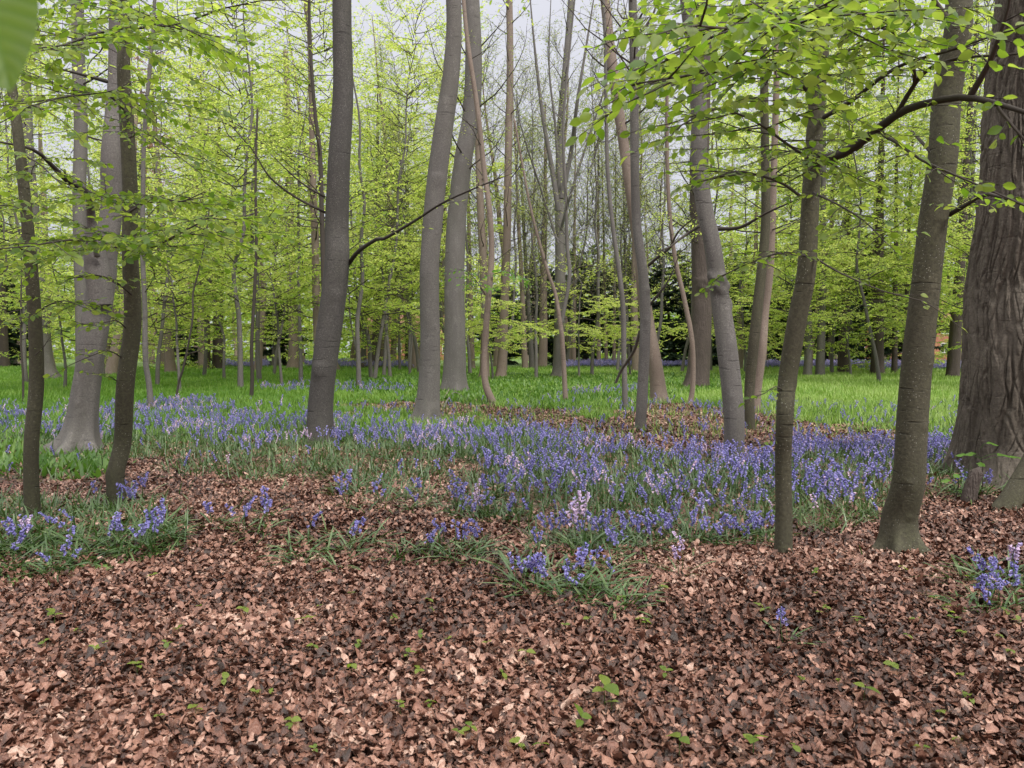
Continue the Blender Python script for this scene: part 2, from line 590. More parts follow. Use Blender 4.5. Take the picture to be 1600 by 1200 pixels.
# ------------------------------------------------------------------ ground sheet
def build_ground():
    ys = np.concatenate([np.linspace(-40, 1.5, 14), np.arange(2, 24, .11), 24 * np.geomspace(1, 30, 130)[1:]])
    u = np.linspace(-1, 1, 361)
    xs = np.sinh(u * 4.2) / np.sinh(4.2) * 320
    X, Y = np.meshgrid(xs, ys)
    x, y = X.ravel(), Y.ravel()
    z = gh(x, y) + (vn(x * 6, y * 6, 21) - .5) * .03 * (np.abs(x) < 14) * (y < 25)
    z -= np.clip((y - 90) / 400, 0, 1) * 2
    nx, ny = len(xs), len(ys)
    i, j = np.meshgrid(np.arange(ny - 1), np.arange(nx - 1), indexing='ij')
    a = (i * nx + j).ravel()
    g = Geo()
    g.add(np.stack([x, y, z], 1), np.stack([a, a + 1, a + nx + 1, a + nx], 1), None, zones(x, y))
    tag(obj('ground', g, M['ground']), 'woodland floor of brown leaf mould and green cover under the trees', 'ground', kind='structure')


build_ground()


def scatter(y0, y1, dens, rng, mask, margin=1.2):
    """points on the floor: dens(y) per square metre where mask(x, y, px, py) says so"""
    out = []
    yy = y0
    while yy < y1:
        st = max(.25, yy * .06)
        wdt = yy * .72 + margin
        n = rng.poisson(dens(yy) * 2 * wdt * st)
        x = rng.uniform(-wdt, wdt, n)
        y = rng.uniform(yy, yy + st, n)
        P = np.stack([x, y, gh(x, y)], 1)
        px, py = project(P)
        px, py = wob(x, y, px, py)
        k = mask(x, y, px, py)
        out.append(P[k > rng.uniform(0, 1, n)])
        yy += st
    return np.concatenate(out)


def litter():
    rng = np.random.default_rng(11)
    g = Geo()

    def msk(x, y, px, py):
        k = np.ones(len(x))
        k[inpoly(px, py, FRONT)] = .10
        k[inpoly(px, py, FRONT) & (py > 690)] = .26
        k[inpoly(px, py, BELL_MAIN)] = .1
        k[inpoly(px, py, BANK)] = .3
        k[inpoly(px, py, STRIP)] = .9
        return k
    for (y0, y1, dn, tp) in ((2.2, 6.5, lambda y: 4900 - 400 * (y - 2), DEAD), (6.5, 12, lambda y: 2500, HEX), (12, 30, lambda y: 700, HEX)):
        P = scatter(y0, y1, dn, rng, msk)
        n = len(P)
        P[:, 2] += rng.uniform(0, .04, n) * (1 + .6 * (vn(P[:, 0] * 3, P[:, 1] * 3, 5) - .5))
        a = rng.uniform(0, 6.283, n)
        D = np.stack([np.cos(a), np.sin(a), rng.normal(0, .22, n)], 1)
        Nn = np.stack([rng.normal(0, .33, n), rng.normal(0, .33, n), np.ones(n)], 1)
        big = 1.0 if y0 < 12 else 1.3
        wet = vn(P[:, 0] * 1.7, P[:, 1] * 1.7, 31)
        ti = np.clip(rng.beta(1.6, 1.7, n) * 1.02 + (wet - .5) * .42, .01, .99)
        place(g, tp, P, D, Nn, (.024 + .042 * rng.beta(1.5, 2.3, n)) * big, rng.uniform(.5, .82, n), rng.normal(.1, .3, n), rng.normal(-.05, .4, n),
              rng.normal(.3, .45, n), ti, twist=rng.normal(0, .55, n), jt=.1, pj=.055)
    # broken scraps and husks between the leaves
    P = scatter(2.2, 9, lambda y: 1500 - 130 * (y - 2), rng, msk)
    n = len(P)
    P[:, 2] += rng.uniform(.01, .05, n)
    D = rng.normal(0, 1, (n, 3)) * (1, 1, .35)
    place(g, RHO, P, D, rng.normal(0, .5, (n, 3)) + UP, rng.uniform(.008, .026, n), rng.uniform(.25, .9, n), 0, 0, 0, np.clip(rng.beta(1.2, 1.6, n), 0, 1))
    # fine stalks
    P = scatter(2.2, 8, lambda y: 90, rng, msk)
    n = len(P)
    P[:, 2] += rng.uniform(.03, .05, n)
    D = rng.normal(0, 1, (n, 3)) * (1, 1, .2)
    place(g, RHO, P, D, np.tile(UP, (n, 1)), rng.uniform(.05, .16, n), .028, 0, 0, 0, np.clip(rng.normal(.25, .2, n), 0, 1))
    tag(obj('leaf_litter', g, M['dead']), 'carpet of curled brown dead beech leaves covering the woodland floor', 'dead leaves', kind='stuff')


litter()


# ------------------------------------------------------------------ grass and broad-leaved cover
def blades(name, label, cat, material, y0, y1, dens, mask, hgt, wid, seed, lean=.5, tintfn=None, tpl=STRAP, droop=.35):
    rng = np.random.default_rng(seed)
    P = scatter(y0, y1, dens, rng, mask)
    n = len(P)
    a = rng.uniform(0, 6.283, n)
    ln = rng.uniform(.15, lean * 1.6, n)
    D = np.stack([np.cos(a) * ln, np.sin(a) * ln, np.ones(n)], 1)
    Nn = np.stack([-np.cos(a), -np.sin(a), ln + .2], 1)
    sz = rng.uniform(*hgt, n)
    sc = 1 + np.clip(P[:, 1] - 14, 0, 60) * .035
    wd = rng.uniform(*wid, n) / sz * sc
    P[:, 2] -= .015
    ti = np.clip(rng.normal(.5, .22, n) + (vn(P[:, 0] * .7, P[:, 1] * .7, seed) - .5) * .5, 0, 1)
    if tintfn:
        ti = np.clip(tintfn(P, ti), 0, 1)
    g = Geo()
    place(g, tpl, P, D, -Nn, sz, wd, .3, rng.uniform(-.1, droop, n) * -1, 0, ti)
    tag(obj(name, g, material), label, cat, kind='stuff')
    return n


def m_bell(x, y, px, py):
    k = np.full(len(x), .012) * (vn(x * 1.5, y * 1.5, 90) > .5)
    f = inpoly(px, py, FRONT)
    k[f] = .45
    k[inpoly(px, py, BELL_MAIN) | inpoly(px, py, BELL_LEFT)] = .9
    k[inpoly(px, py, STRIP)] = .04
    k[f & (py > 700)] = np.maximum(k[f & (py > 700)], .75)
    k[inpoly(px, py, BANK)] = .8
    k[inpoly(px, py, LUSH)] *= .35
    k *= np.where((py > 690) & ~inpoly(px, py, BELL_MAIN), np.clip(np.where(px < 640, .2, -.1) + 1.7 * vn(x * 2.1, y * 2.1, 77), 0, 1), 1)
    return k * np.clip(.35 + 1.1 * vn(x * 1.6, y * 1.6, 78), 0, 1)


blades('bluebell_leaves', 'mass of dark glossy strap leaves under the bluebells', 'bluebell leaves', M['strap'], 5.5, 20, lambda y: 520, m_bell,
       (.14, .30), (.009, .016), 5, 1.1, tpl=STRAP, droop=.75)


def m_grass(x, y, px, py):
    k = inpoly(px, py, FRONT) * np.clip((y - 12) / 5, 0, 1)
    k[inpoly(px, py, STRIP)] = .05
    k[inpoly(px, py, GARLIC)] = .25
    k[inpoly(px, py, BELL_MAIN)] *= .35
    k[py < 572.6] = 0
    return k


blades('grass', 'bright green long grass of the open glade behind the bluebells', 'grass', M['grass'], 12, 58, lambda y: 420 if y < 20 else max(45, 420 * (20 / y) ** 1.9), m_grass,
       (.13, .30), (.008, .014), 6, .5, tintfn=lambda P, t: t + np.clip(P[:, 0] / 30, -.25, .3))


def m_garlic(x, y, px, py):
    return inpoly(px, py, GARLIC) * np.clip(.3 + 1.2 * vn(x * .8, y * .8, 12), 0, 1) + .9 * inpoly(px, py, LUSH)


blades('wild_garlic', 'lush broad leaved green cover in the glade and beside the big trunk', 'ground cover', M['garlic'], 9, 46, lambda y: 150 if y < 14 else max(40, 130 * (20 / y) ** 1.5),
       m_garlic, (.14, .26), (.045, .075), 8, .9, tpl=HEX, tintfn=lambda P, t: t - .12)


# ------------------------------------------------------------------ bluebells
def bell_spike(rng, detail, h, pink=0.0, nb=None):
    """template in local space: nodding stem + bells; returns Geo with materials 0 stem, 1 petals"""
    g = Geo()
    n = 7
    t = np.linspace(0, 1, n)
    a = rng.uniform(0, 6.283)
    bend = rng.uniform(.1, .28) * h
    P = np.stack([np.cos(a) * bend * t ** 3, np.sin(a) * bend * t ** 3, h * (t - .10 * t ** 4)], 1)
    g.tube(P, .0032 * (1 - .5 * t), 4 if detail else 3, rng.uniform(.3, .7))
    nb = nb or int(rng.integers(7, 13))
    for k in range(nb):
        f = .56 + .44 * (k + .5) / nb
        c = np.array([np.interp(f, t, P[:, i]) for i in range(3)])
        b = a + rng.normal(0, 1.1)
        out = np.array([math.cos(b), math.sin(b), -.75 + rng.normal(0, .3)])
        L = rng.uniform(.016, .023)
        D = nrm(out)
        S = nrm(np.cross(D, [0.1, .2, 1]))
        U = np.cross(D, S)
        s0 = c + np.array([math.cos(b), math.sin(b), .2]) * .010
        rings = ((0, .003), (.45, .0062), (.85, .0068), (1.0, .0115)) if detail else ((0, .004), (.95, .011))
        kk = 6 if detail else 4
        V = []
        for (q, r) in rings:
            for e in range(kk):
                an = e * 6.283 / kk
                rr = r * (1.25 if (detail and q == 1.0 and e % 2) else 1) * 1.0
                V.append(s0 + D * L * q + (S * math.cos(an) + U * math.sin(an)) * rr)
        Q = [(r * kk + e, r * kk + (e + 1) % kk, (r + 1) * kk + (e + 1) % kk, (r + 1) * kk + e) for r in range(len(rings) - 1) for e in range(kk)]
        ti = np.clip(rng.normal(.38, .17) if pink <= 0 else rng.normal(pink, .06), 0, 1)
        g.add(V, Q, None, ti, 1)
    return g


def leaf_tuft(rng, n, L):
    g = Geo()
    a = rng.uniform(0, 6.283, n)
    el = rng.uniform(.25, 1.5, n)
    D = np.stack([np.cos(a), np.sin(a), el], 1)
    Nn = np.stack([-np.cos(a) * el, -np.sin(a) * el, np.ones(n)], 1)
    sz = rng.uniform(.6, 1.1, n) * L
    tp = full_tpl([(.12, .45), (.3, .5), (.5, .5), (.7, .46), (.88, .3)])
    place(g, tp, np.stack([np.cos(a), np.sin(a), np.zeros(n)], 1) * .012, D, Nn, sz, .014 / sz * rng.uniform(.7, 1.2, n), .35, rng.uniform(.25, .75, n), 0,
          np.clip(rng.normal(.5, .25, n), 0, 1), twist=rng.normal(0, .5, n))
    return g


def stack(geo, tmpl, P, rz, sc, dt):
    """many copies of template geos merged into one mesh (field too dense to count)"""
    for ti, T in enumerate(tmpl):
        V = np.concatenate(T.V)
        A = np.concatenate(T.A)
        Q = np.concatenate(T.Q)
        mq = np.concatenate(T.mq)
        idx = np.arange(ti, len(P), len(tmpl))
        if not len(idx):
            continue
        c, s = np.cos(rz[idx])[:, None], np.sin(rz[idx])[:, None]
        x = (V[None, :, 0] * c - V[None, :, 1] * s) * sc[idx][:, None] + P[idx, 0][:, None]
        y = (V[None, :, 0] * s + V[None, :, 1] * c) * sc[idx][:, None] + P[idx, 1][:, None]
        z = V[None, :, 2] * sc[idx][:, None] + P[idx, 2][:, None]
        W = np.stack([x, y, z], -1).reshape(-1, 3)
        off = (np.arange(len(idx)) * len(V))[:, None, None]
        for m in (0, 1):
            q = (Q[mq == m][None] + off).reshape(-1, 4)
            if m == 0:
                geo.add(W, q, None, np.clip(A[None] + dt[idx][:, None], 0, 1).ravel(), 0)
            else:
                geo.Q.append(q + geo.n - len(W))
                geo.mq.append(np.full(len(q), 1))


def bell_field():
    rng = np.random.default_rng(21)

    def msk(x, y, px, py):
        k = np.zeros(len(x))
        k[inpoly(px, py, BELL_LEFT)] = .62
        k[inpoly(px, py, BELL_MAIN)] = 1
        for p in BELL_LINES:
            k[inpoly(px, py, p)] = .5
        f = inpoly(px, py, FRONT)
        k[f & (k == 0) & (py > 640)] = .07
        return k * np.clip(.1 + 1.5 * vn(x * 1.1, y * 1.1, 41), 0, 1)
    P = scatter(5.4, 30, lambda y: 62 if y < 20 else 24, rng, msk)
    n = len(P)
    tm = [bell_spike(rng, False, rng.uniform(.24, .36)) for _ in range(10)]
    g = Geo()
    pk = vn(P[:, 0] * .9, P[:, 1] * .9, 55)
    dt = rng.normal(0, .08, n) + np.where(rng.uniform(0, 1, n) < np.clip((pk - .55) * 1.6, .03, .6), .5, 0)
    stack(g, tm, P, rng.uniform(0, 6.283, n), rng.uniform(.75, 1.2, n) * (1 + np.clip(P[:, 1] - 14, 0, 20) * .01), dt)
    # thin far drifts under the back trees
    def mf(x, y, px, py):
        k = np.zeros(len(x))
        for p in BELL_FAR:
            k[inpoly(px, py, p)] = 1
        return k
    P2 = scatter(46, 75, lambda y: 16, rng, mf)
    n2 = len(P2)
    stack(g, tm[:3], P2, rng.uniform(0, 6.283, n2), rng.uniform(1.2, 1.6, n2) * 1.5, rng.normal(.1, .1, n2))
    tag(obj('bluebells', g, [M['strap'], M['petal']]), 'drifts of violet blue and lilac bluebells filling the middle of the wood', 'bluebells', kind='stuff')


bell_field()


def bell_plants():
    """the nearest plants, one by one"""
    rng = np.random.default_rng(31)
    tufts = [leaf_tuft(rng, int(rng.integers(9, 17)), rng.uniform(.2, .3)).mesh('leaf_tuft') for _ in range(7)]
    spikes = [bell_spike(rng, True, rng.uniform(.22, .34)).mesh('flower_spike') for _ in range(9)]
    pinks = [bell_spike(rng, True, rng.uniform(.28, .4), .85, 13).mesh('flower_spike') for _ in range(3)]
    for me in tufts:
        me.materials.append(M['strap'])
    for me in spikes + pinks:
        me.materials.append(M['strap'])
        me.materials.append(M['petal'])

    def plant(px, py, label, group, nf, pink=False, sc=1.0):
        p = ground_at(px, py)
        t = thing('bluebell_plant', label, 'bluebell', p, group, rng.uniform(0, 6.283), sc * rng.uniform(.8, 1.15))
        obj('leaf_tuft', tufts[rng.integers(len(tufts))], None, t)
        for k in range(nf):
            src = pinks if pink else spikes
            s = obj('flower_spike', src[rng.integers(len(src))], None, t, (rng.normal(0, .02), rng.normal(0, .02), 0))
            s.rotation_euler = (rng.normal(0, .12), rng.normal(0, .12), rng.uniform(0, 6.283))
            if pink: s['label'] = 'pink flower spike'

    clumps = [
        (60, 870, 90, 38, 40, .34, 'bluebell plant in the green bank beneath the thin speckled trunk', 'bluebells on the bank by the thin trunk'),
        (215, 845, 70, 24, 26, .36, 'bluebell plant on the bank in front of the slim trunk rooted in dead leaves', 'bluebells on the bank by the slim trunk'),
        (210, 795, 60, 12, 12, .5, 'bluebell plant hugging the foot of the slim trunk rooted in dead leaves', 'bluebells at the slim trunk'),
        (400, 825, 90, 22, 9, .8, 'sparse bluebell plant alone on dead leaves between bank and dark curved trunk', 'sparse bluebells on dead leaves'),
        (515, 870, 70, 26, 18, .35, 'bluebell tuft on dead leaves below the dark curved trunk', 'bluebell tufts below the dark curved trunk'),
        (690, 878, 80, 26, 20, .35, 'bluebell tuft in the dead leaves between bare floor and flower field', 'bluebell tufts on bare leaf floor'),
        (880, 900, 85, 52, 44, .28, 'bluebell plant in the clump at the near corner of the flower field', 'bluebells at the near corner of the field'),
        (975, 855, 130, 14, 28, .75, 'bluebell plant along the near edge of the flower field', 'bluebells along the near field edge'),
        (1150, 848, 70, 12, 18, .7, 'bluebell plant at the field edge beside the slender crooked trunk', 'bluebells beside the crooked trunk'),
        (955, 940, 60, 24, 14, .1, 'leafy bluebell tuft closest to the camera below the field corner', 'leafy tufts below the field corner'),
        (760, 800, 55, 24, 18, .6, 'bluebell plant at the frayed flower edge above the bare leaf floor', 'bluebells at the frayed edge'),
        (590, 788, 90, 22, 16, .25, 'bluebell plant in the thin green fringe under the pale grey trunk', 'bluebells of the thin fringe'),
        (1545, 930, 60, 40, 22, .25, 'bluebell plant on dead leaves in front of the furrowed oak', 'bluebells before the oak'),
        (1490, 775, 60, 12, 12, .4, 'bluebell plant around the broken stub at the oak', 'bluebells at the broken stub')]
    for (cx, cy, rx, ry, n, ff, lab, gr) in clumps:
        for k in range(n):
            a, r = rng.uniform(0, 6.283), math.sqrt(rng.uniform(0, 1))
            plant(cx + rx * r * math.cos(a), cy + ry * r * math.sin(a), lab, gr, int(rng.integers(1, 4)) if rng.uniform() < ff else 0)
    plant(1062, 905, 'tall lilac bluebell with wide strap leaves alone on dead leaves', None, 2, True, 1.1)
    plant(1228, 1012, 'small bluebell tuft alone in the dead leaves nearest the lower edge', None, 2, False, .8)
    plant(908, 868, 'tall pink bluebell standing among blue ones at the near field corner', None, 3, True, 1.2)
    plant(1578, 915, 'tall pale pink bluebell on dead leaves in front of the oak', None, 2, True, 1.15)
    plant(42, 862, 'pink bluebell in front of the thin speckled trunk', None, 3, True, 1.1)
    plant(752, 812, 'pink bluebell at the frayed flower edge over bare leaves', None, 2, True, 1.0)


bell_plants()


# ------------------------------------------------------------------ trees
UP = np.array([0, 0, 1.0])


class Leaves:
    def __init__(s):
        s.P, s.D, s.N, s.S, s.T = [], [], [], [], []

    def add(s, P, D, Nn, S, T):
        s.P.append(P); s.D.append(D); s.N.append(Nn); s.S.append(S); s.T.append(T)

    def geo(s, tpl, rng, width=.62, fold=.25, droop=.15):
        g = Geo()
        if s.P:
            P = np.concatenate(s.P)
            n = len(P)
            place(g, tpl, P, np.concatenate(s.D), np.concatenate(s.N), np.concatenate(s.S), rng.uniform(width * .85, width * 1.15, n),
                  rng.normal(fold, .12, n), rng.normal(droop, .15, n), 0, np.clip(np.concatenate(s.T), 0, 1))
        return g


def lay_leaves(lv, pts, rng, ls, lsz, jit, tint):
    seg = np.linalg.norm(np.diff(pts, axis=0), axis=1)
    c = np.concatenate([[0], np.cumsum(seg)])
    n = max(2, int(c[-1] / ls))
    f = (np.arange(n) + rng.uniform(.2, .9)) / n * c[-1]
    P = np.stack([np.interp(f, c, pts[:, i]) for i in range(3)], 1)
    T = nrm(pts[-1] - pts[0])
    S = nrm(np.cross(T, UP))
    sg = np.where(np.arange(n) % 2, 1.0, -1.0)
    D = T[None] * .65 + S[None] * sg[:, None] * .85 + rng.normal(0, .25, (n, 3))
    D[:, 2] -= .22
    D[-1] = T + rng.normal(0, .15, 3)
    Nn = UP[None] + rng.normal(0, jit, (n, 3))
    lv.add(P, D, Nn, lsz * rng.uniform(.65, 1.15, n), tint + rng.normal(0, .27, n))


def grow(g, lv, start, d, L, r, rng, sp=.24, tl=.42, ls=.07, lsz=.075, up=0.0, wan=.1, jit=.38, tint=.5, sub=True, bare=0.2, sides=5, pts=None, tr=.0055):
    """a bough: bent axis, alternate side twigs lying flat, leaves along them"""
    if pts is None:
        n = max(4, int(L / .32))
        sg = L / n
        pts = [np.asarray(start, float)]
        d = nrm(np.asarray(d, float))
        for _ in range(n):
            d = d + rng.normal(0, wan, 3) * (1, 1, .7)
            d[2] += up * sg
            d = nrm(d)
            pts.append(pts[-1] + d * sg)
        pts = np.array(pts)
    else:
        pts = np.asarray(pts, float)
        L = np.linalg.norm(np.diff(pts, axis=0), axis=1).sum()
    t = np.linspace(0, 1, len(pts))
    rad = r * (1 - .86 * t) + .002
    g.tube(pts, rad, sides, rng.uniform(.2, .8))
    seg = np.linalg.norm(np.diff(pts, axis=0), axis=1)
    c = np.concatenate([[0], np.cumsum(seg)])
    s, side = bare * L + rng.uniform(0, sp), 1
    ends = []
    while s < L:
        f = s / L
        p = np.array([np.interp(s, c, pts[:, i]) for i in range(3)])
        i = min(np.searchsorted(c, s), len(pts) - 1)
        T = nrm(pts[i] - pts[i - 1])
        S = np.cross(T, UP)
        if np.linalg.norm(S) < .25:
            a = rng.uniform(0, 6.283)
            S = np.array([math.cos(a), math.sin(a), 0])
        S = nrm(S)
        ends.append((p, nrm(T * .62 + S * side * .8 + np.array([0, 0, rng.normal(.02, .16)])), (tl * L * (1 - .7 * f) * rng.uniform(.55, 1.1) + .12)))
        side = -side
        s += sp * rng.uniform(.6, 1.4)
    ends.append((pts[-1], nrm(pts[-1] - pts[-2]), .25))
    for (p, d2, l2) in ends:
        k = 4
        q = [p]
        dd = d2
        for _ in range(k):
            dd = nrm(dd + rng.normal(0, .1, 3) - np.array([0, 0, .04]))
            q.append(q[-1] + dd * l2 / k)
        q = np.array(q)
        g.tube(q, np.linspace(min(tr, r * .6), .0015, k + 1), 3, rng.uniform(.1, .7))
        tw = tint + rng.normal(0, .12)
        if ls:
            lay_leaves(lv, q, rng, ls, lsz, jit, tw)
        if sub and l2 > .55:
            m = int(l2 / .26)
            for b in range(m):
                f = (b + .6) / m * k
                i0 = min(int(f), k - 1)
                p2 = q[i0] + (q[i0 + 1] - q[i0]) * (f - i0)
                S = nrm(np.cross(dd, UP) + 1e-6)
                d3 = nrm(dd * .6 + S * (1 if b % 2 else -1) * .8 + np.array([0, 0, rng.normal(0, .15)]))
                l3 = rng.uniform(.2, .5) * (1 - .4 * b / m)
                q2 = np.array([p2, p2 + d3 * l3 * .5, p2 + nrm(d3 - np.array([0, 0, .12])) * l3])
                g.tube(q2, np.array([.003, .0022, .0012]), 3, rng.uniform(.1, .7))
                if ls:
                    lay_leaves(lv, q2, rng, ls, lsz, jit, tw)


def crom(P, R, step):
    """smooth resample of a trunk axis"""
    P = np.asarray(P, float)
    A = np.vstack([2 * P[0] - P[1], P, 2 * P[-1] - P[-2]])
    out, rr = [], []
    for i in range(len(P) - 1):
        p0, p1, p2, p3 = A[i:i + 4]
        m = max(2, int(np.linalg.norm(p2 - p1) / step))
        for k in range(m):
            t = k / m
            out.append(.5 * ((2 * p1) + (p2 - p0) * t + (2 * p0 - 5 * p1 + 4 * p2 - p3) * t * t + (3 * p1 - p0 - 3 * p2 + p3) * t ** 3))
            rr.append(R[i] + (R[i + 1] - R[i]) * t)
    out.append(P[-1])
    rr.append(R[-1])
    out, rr = np.array(out), np.array(rr)
    k = max(1, int(.25 / step))
    if len(rr) > 4 * k + 4:
        rr = np.convolve(np.pad(rr, k, mode='edge'), np.ones(2 * k + 1) / (2 * k + 1), 'valid')
    return out, rr


def trunk_geo(P, R, rng, sides, step, flare=.5, fh=.3, lobes=5, rough=.03, knobs=(), furrow=0.0, flute=.03):
    C, r = crom(P, R, step)
    T = nrm(np.gradient(C, axis=0))
    X = nrm(np.cross(np.array([0, 1.0, 0]), T))
    Y = np.cross(T, X)
    a = np.arange(sides) * 2 * math.pi / sides
    h = C[:, 2] - C[0, 2]
    ph = rng.uniform(0, 6.283)
    A, Hh = np.meshgrid(a, h)
    lob = .5 + .5 * np.cos(lobes * A + ph + .6 * np.sin(2 * A + ph))
    h0 = np.clip(Hh - .07, 0, 99)
    fl = flare * np.exp(-h0 / fh) * (.35 + .35 * lob) + flare * .75 * np.exp(-h0 / (fh * .4)) * lob ** 2.2
    # shallow flutes carry on up the bole
    fl += flute * np.exp(-Hh / (fh * 9)) * (lob ** 1.5 - .4)
    ca, sa = np.cos(A), np.sin(A)
    sd = int(rng.integers(1, 999))
    nz = (vn(ca * 1.3 + 7 + Hh * .9, sa * 1.3 + Hh * 1.1, sd) - .5) * 1.6 * rough + (vn(ca * 2.5 + 17 - Hh * 1.3, sa * 2.5 + Hh * 2.1, sd + 1) - .5) * rough
    rr = r[:, None] * (1 + fl + nz)
    for (kz, ka, kr, kh) in knobs:
        da = np.angle(np.exp(1j * (A - ka))) * r[:, None]
        dz = Hh - kz
        q = np.sqrt(da ** 2 + dz ** 2) / kr
        rr += kh * (np.exp(-q ** 2) - .75 * np.exp(-(q * 2.6) ** 2)) + kh * .25 * np.exp(-((np.abs(da) / kr / 2.2) ** 2 + ((dz - kr * .9) / (kr * .22)) ** 2))
    if furrow:
        s = A * float(np.median(r))
        wx = (vn(s * 3, Hh * 2.2, sd + 2) - .5) * .04 + (vn(s * 18, Hh * 7, sd + 3) - .5) * .02
        f1 = np.abs(2 * vn((s + wx) * 27, Hh * 1.5 + 3, sd + 4) - 1)
        f2 = np.abs(2 * vn((s + .14 * Hh - wx) * 24 + 5, Hh * 1.6, sd + 5) - 1)
        f3 = np.abs(2 * vn((s - .13 * Hh + wx) * 26 + 9, Hh * 1.9, sd + 8) - 1)
        st_ = lambda f, a, k: np.clip((f - a) * k, 0, 1)
        gro = np.minimum(st_(f1, .10, 4), np.minimum(st_(f2, .03, 5) * .55 + .45, st_(f3, .02, 6) * .55 + .45))
        crk = np.clip(np.abs(2 * vn(s * 11, Hh * 12, sd + 6) - 1) * 6, 0, 1)
        rr += furrow * (gro - 1) + furrow * .12 * (crk - 1) * gro + furrow * .16 * (vn(s * 70, Hh * 16, sd + 7) - .5)
    V = C[:, None] + rr[..., None] * (ca[..., None] * X[:, None] + sa[..., None] * Y[:, None])
    n, k = len(C), sides
    i = np.arange(n - 1)[:, None] * k
    j = np.arange(k)[None]
    j2 = (j + 1) % k
    g = Geo()
    V = np.vstack([V.reshape(-1, 3), C[-1:] + T[-1:] * r[-1]])
    b = (n - 1) * k
    g.add(V, np.stack([i + j, i + j2, i + k + j2, i + k + j], -1).reshape(-1, 4), [(b + q, b + (q + 1) % k, n * k) for q in range(k)])
    return g, C, r


def at_z(C, z):
    return np.array([np.interp(z, C[:, 2], C[:, i]) for i in range(3)])


def px_axis(path, H, rng, d=None):
    """trunk axis and radii from picture points (px, py, width) standing at the floor point of the first"""
    b = ground_at(path[0][0], path[0][1]) if d is None else at(path[0][0], path[0][1], d)
    if d is not None:
        b[2] = gh(b[0], b[1])
    d = b[1]
    P, R = [], []
    for i, (px, py, wd) in enumerate(path):
        p = at(px, py, d) if i else b.copy()
        P.append(p)
        # a round trunk seen off the optical axis spreads in the picture: true radius is smaller
        R.append(wd * .48 * d / F * math.cos(math.atan((px - 800) / F)))
    P[0][2] -= .06
    P = [p + np.array([0, rng.normal(0, .03) * (i > 0), 0]) for i, p in enumerate(P)]
    dr = nrm(P[-1] - P[-2])
    step = 1.2
    r = R[-1]
    r0 = r
    while P[-1][2] < H:
        dr = nrm(dr * .75 + UP * .3 + rng.normal(0, .05, 3))
        P.append(P[-1] + dr * step)
        r = max(r * .9, .25 * r0, .012)
        R.append(r)
    return np.array(P), np.array(R), b


def tree(name, label, path, H, bark='bark_grey', z0=4.0, nb=20, bl=(1.5, 3), el=(.0, .5), sides=16, step=.1, flare=.5, fh=.25, lobes=5, knobs=(), furrow=0.0,
         seed=0, leaf='leaf', tpl=HEX, group=None, d=None, z1=None, kn_px=(), az=None, cat='tree', rough=.03, flute=.03, **gk):
    rng = np.random.default_rng(seed + 100)
    P, R, b = px_axis(path, H, rng, d)
    kn = list(knobs)
    for (py, ka, kr, kh) in kn_px:
        kn.append((at(path[0][0], py, b[1])[2] - P[0][2], ka, kr, kh))
    g, C, r = trunk_geo(P, R, rng, sides, step, flare, fh, lobes, rough, kn, furrow, flute)
    t = thing(name, label, cat, b, group)
    t['_c'] = 0
    del t['_c']
    obj('trunk', g.mesh('trunk', base=b), M[bark], t)
    if nb:
        lv = Leaves()
        zz = np.sort(rng.uniform(z0, z1 or H, nb))
        for k, z in enumerate(zz):
            p = at_z(C, z)
            a = (k * 2.4 + rng.uniform(-.5, .5)) if az is None else rng.uniform(*az)
            e = rng.uniform(*el)
            f = (z - z0) / max((z1 or H) - z0, .1)
            bg_ = Geo()
            grow(bg_, lv, p, (math.cos(a), math.sin(a), e), rng.uniform(*bl) * (1 - .45 * f), max(.008, min(.03, np.interp(z, C[:, 2], r) * .22)), rng, **gk)
            obj('bough', bg_.mesh('bough', base=b), M['twig'], t)
        if lv.P:
            obj('crown', lv.geo(tpl, rng).mesh('crown', base=b), M[leaf], t)
    return t, C, r, b, rng


def branch(t, b, rng, pts, w0, w1, leaf='leaf', tpl=HEX, name='branch', label=None, bark='twig', spray='leaves', **gk):
    """a branch of its own along picture points (px, py, depth); its twigs in the same mesh, its leaves a sub-part"""
    P = np.array([at(*p) for p in pts])
    C, _ = crom(P, np.ones(len(P)), .12)
    g, lv = Geo(), Leaves()
    n = len(C)
    if gk.get('ls', .05) == 0:
        g.tube(C, np.linspace(w0, w1, n), 7, .4)
    else:
        kw = dict(sp=.16, tl=.34, ls=.05, lsz=.075, jit=.4, bare=.15, sides=7)
        kw.update(gk)
        grow(g, lv, None, None, 1, w0, rng, pts=C, **kw)
    o = obj(name, g.mesh(name, base=b), M[bark], t)
    if label: o['label'] = label
    if lv.P:
        obj(spray, lv.geo(tpl, rng, droop=.12).mesh(spray, base=b), M[leaf], o)
    return o


PI = math.pi
TOWARD = -PI / 2      # side of a trunk that faces the camera (angle in its own frame)

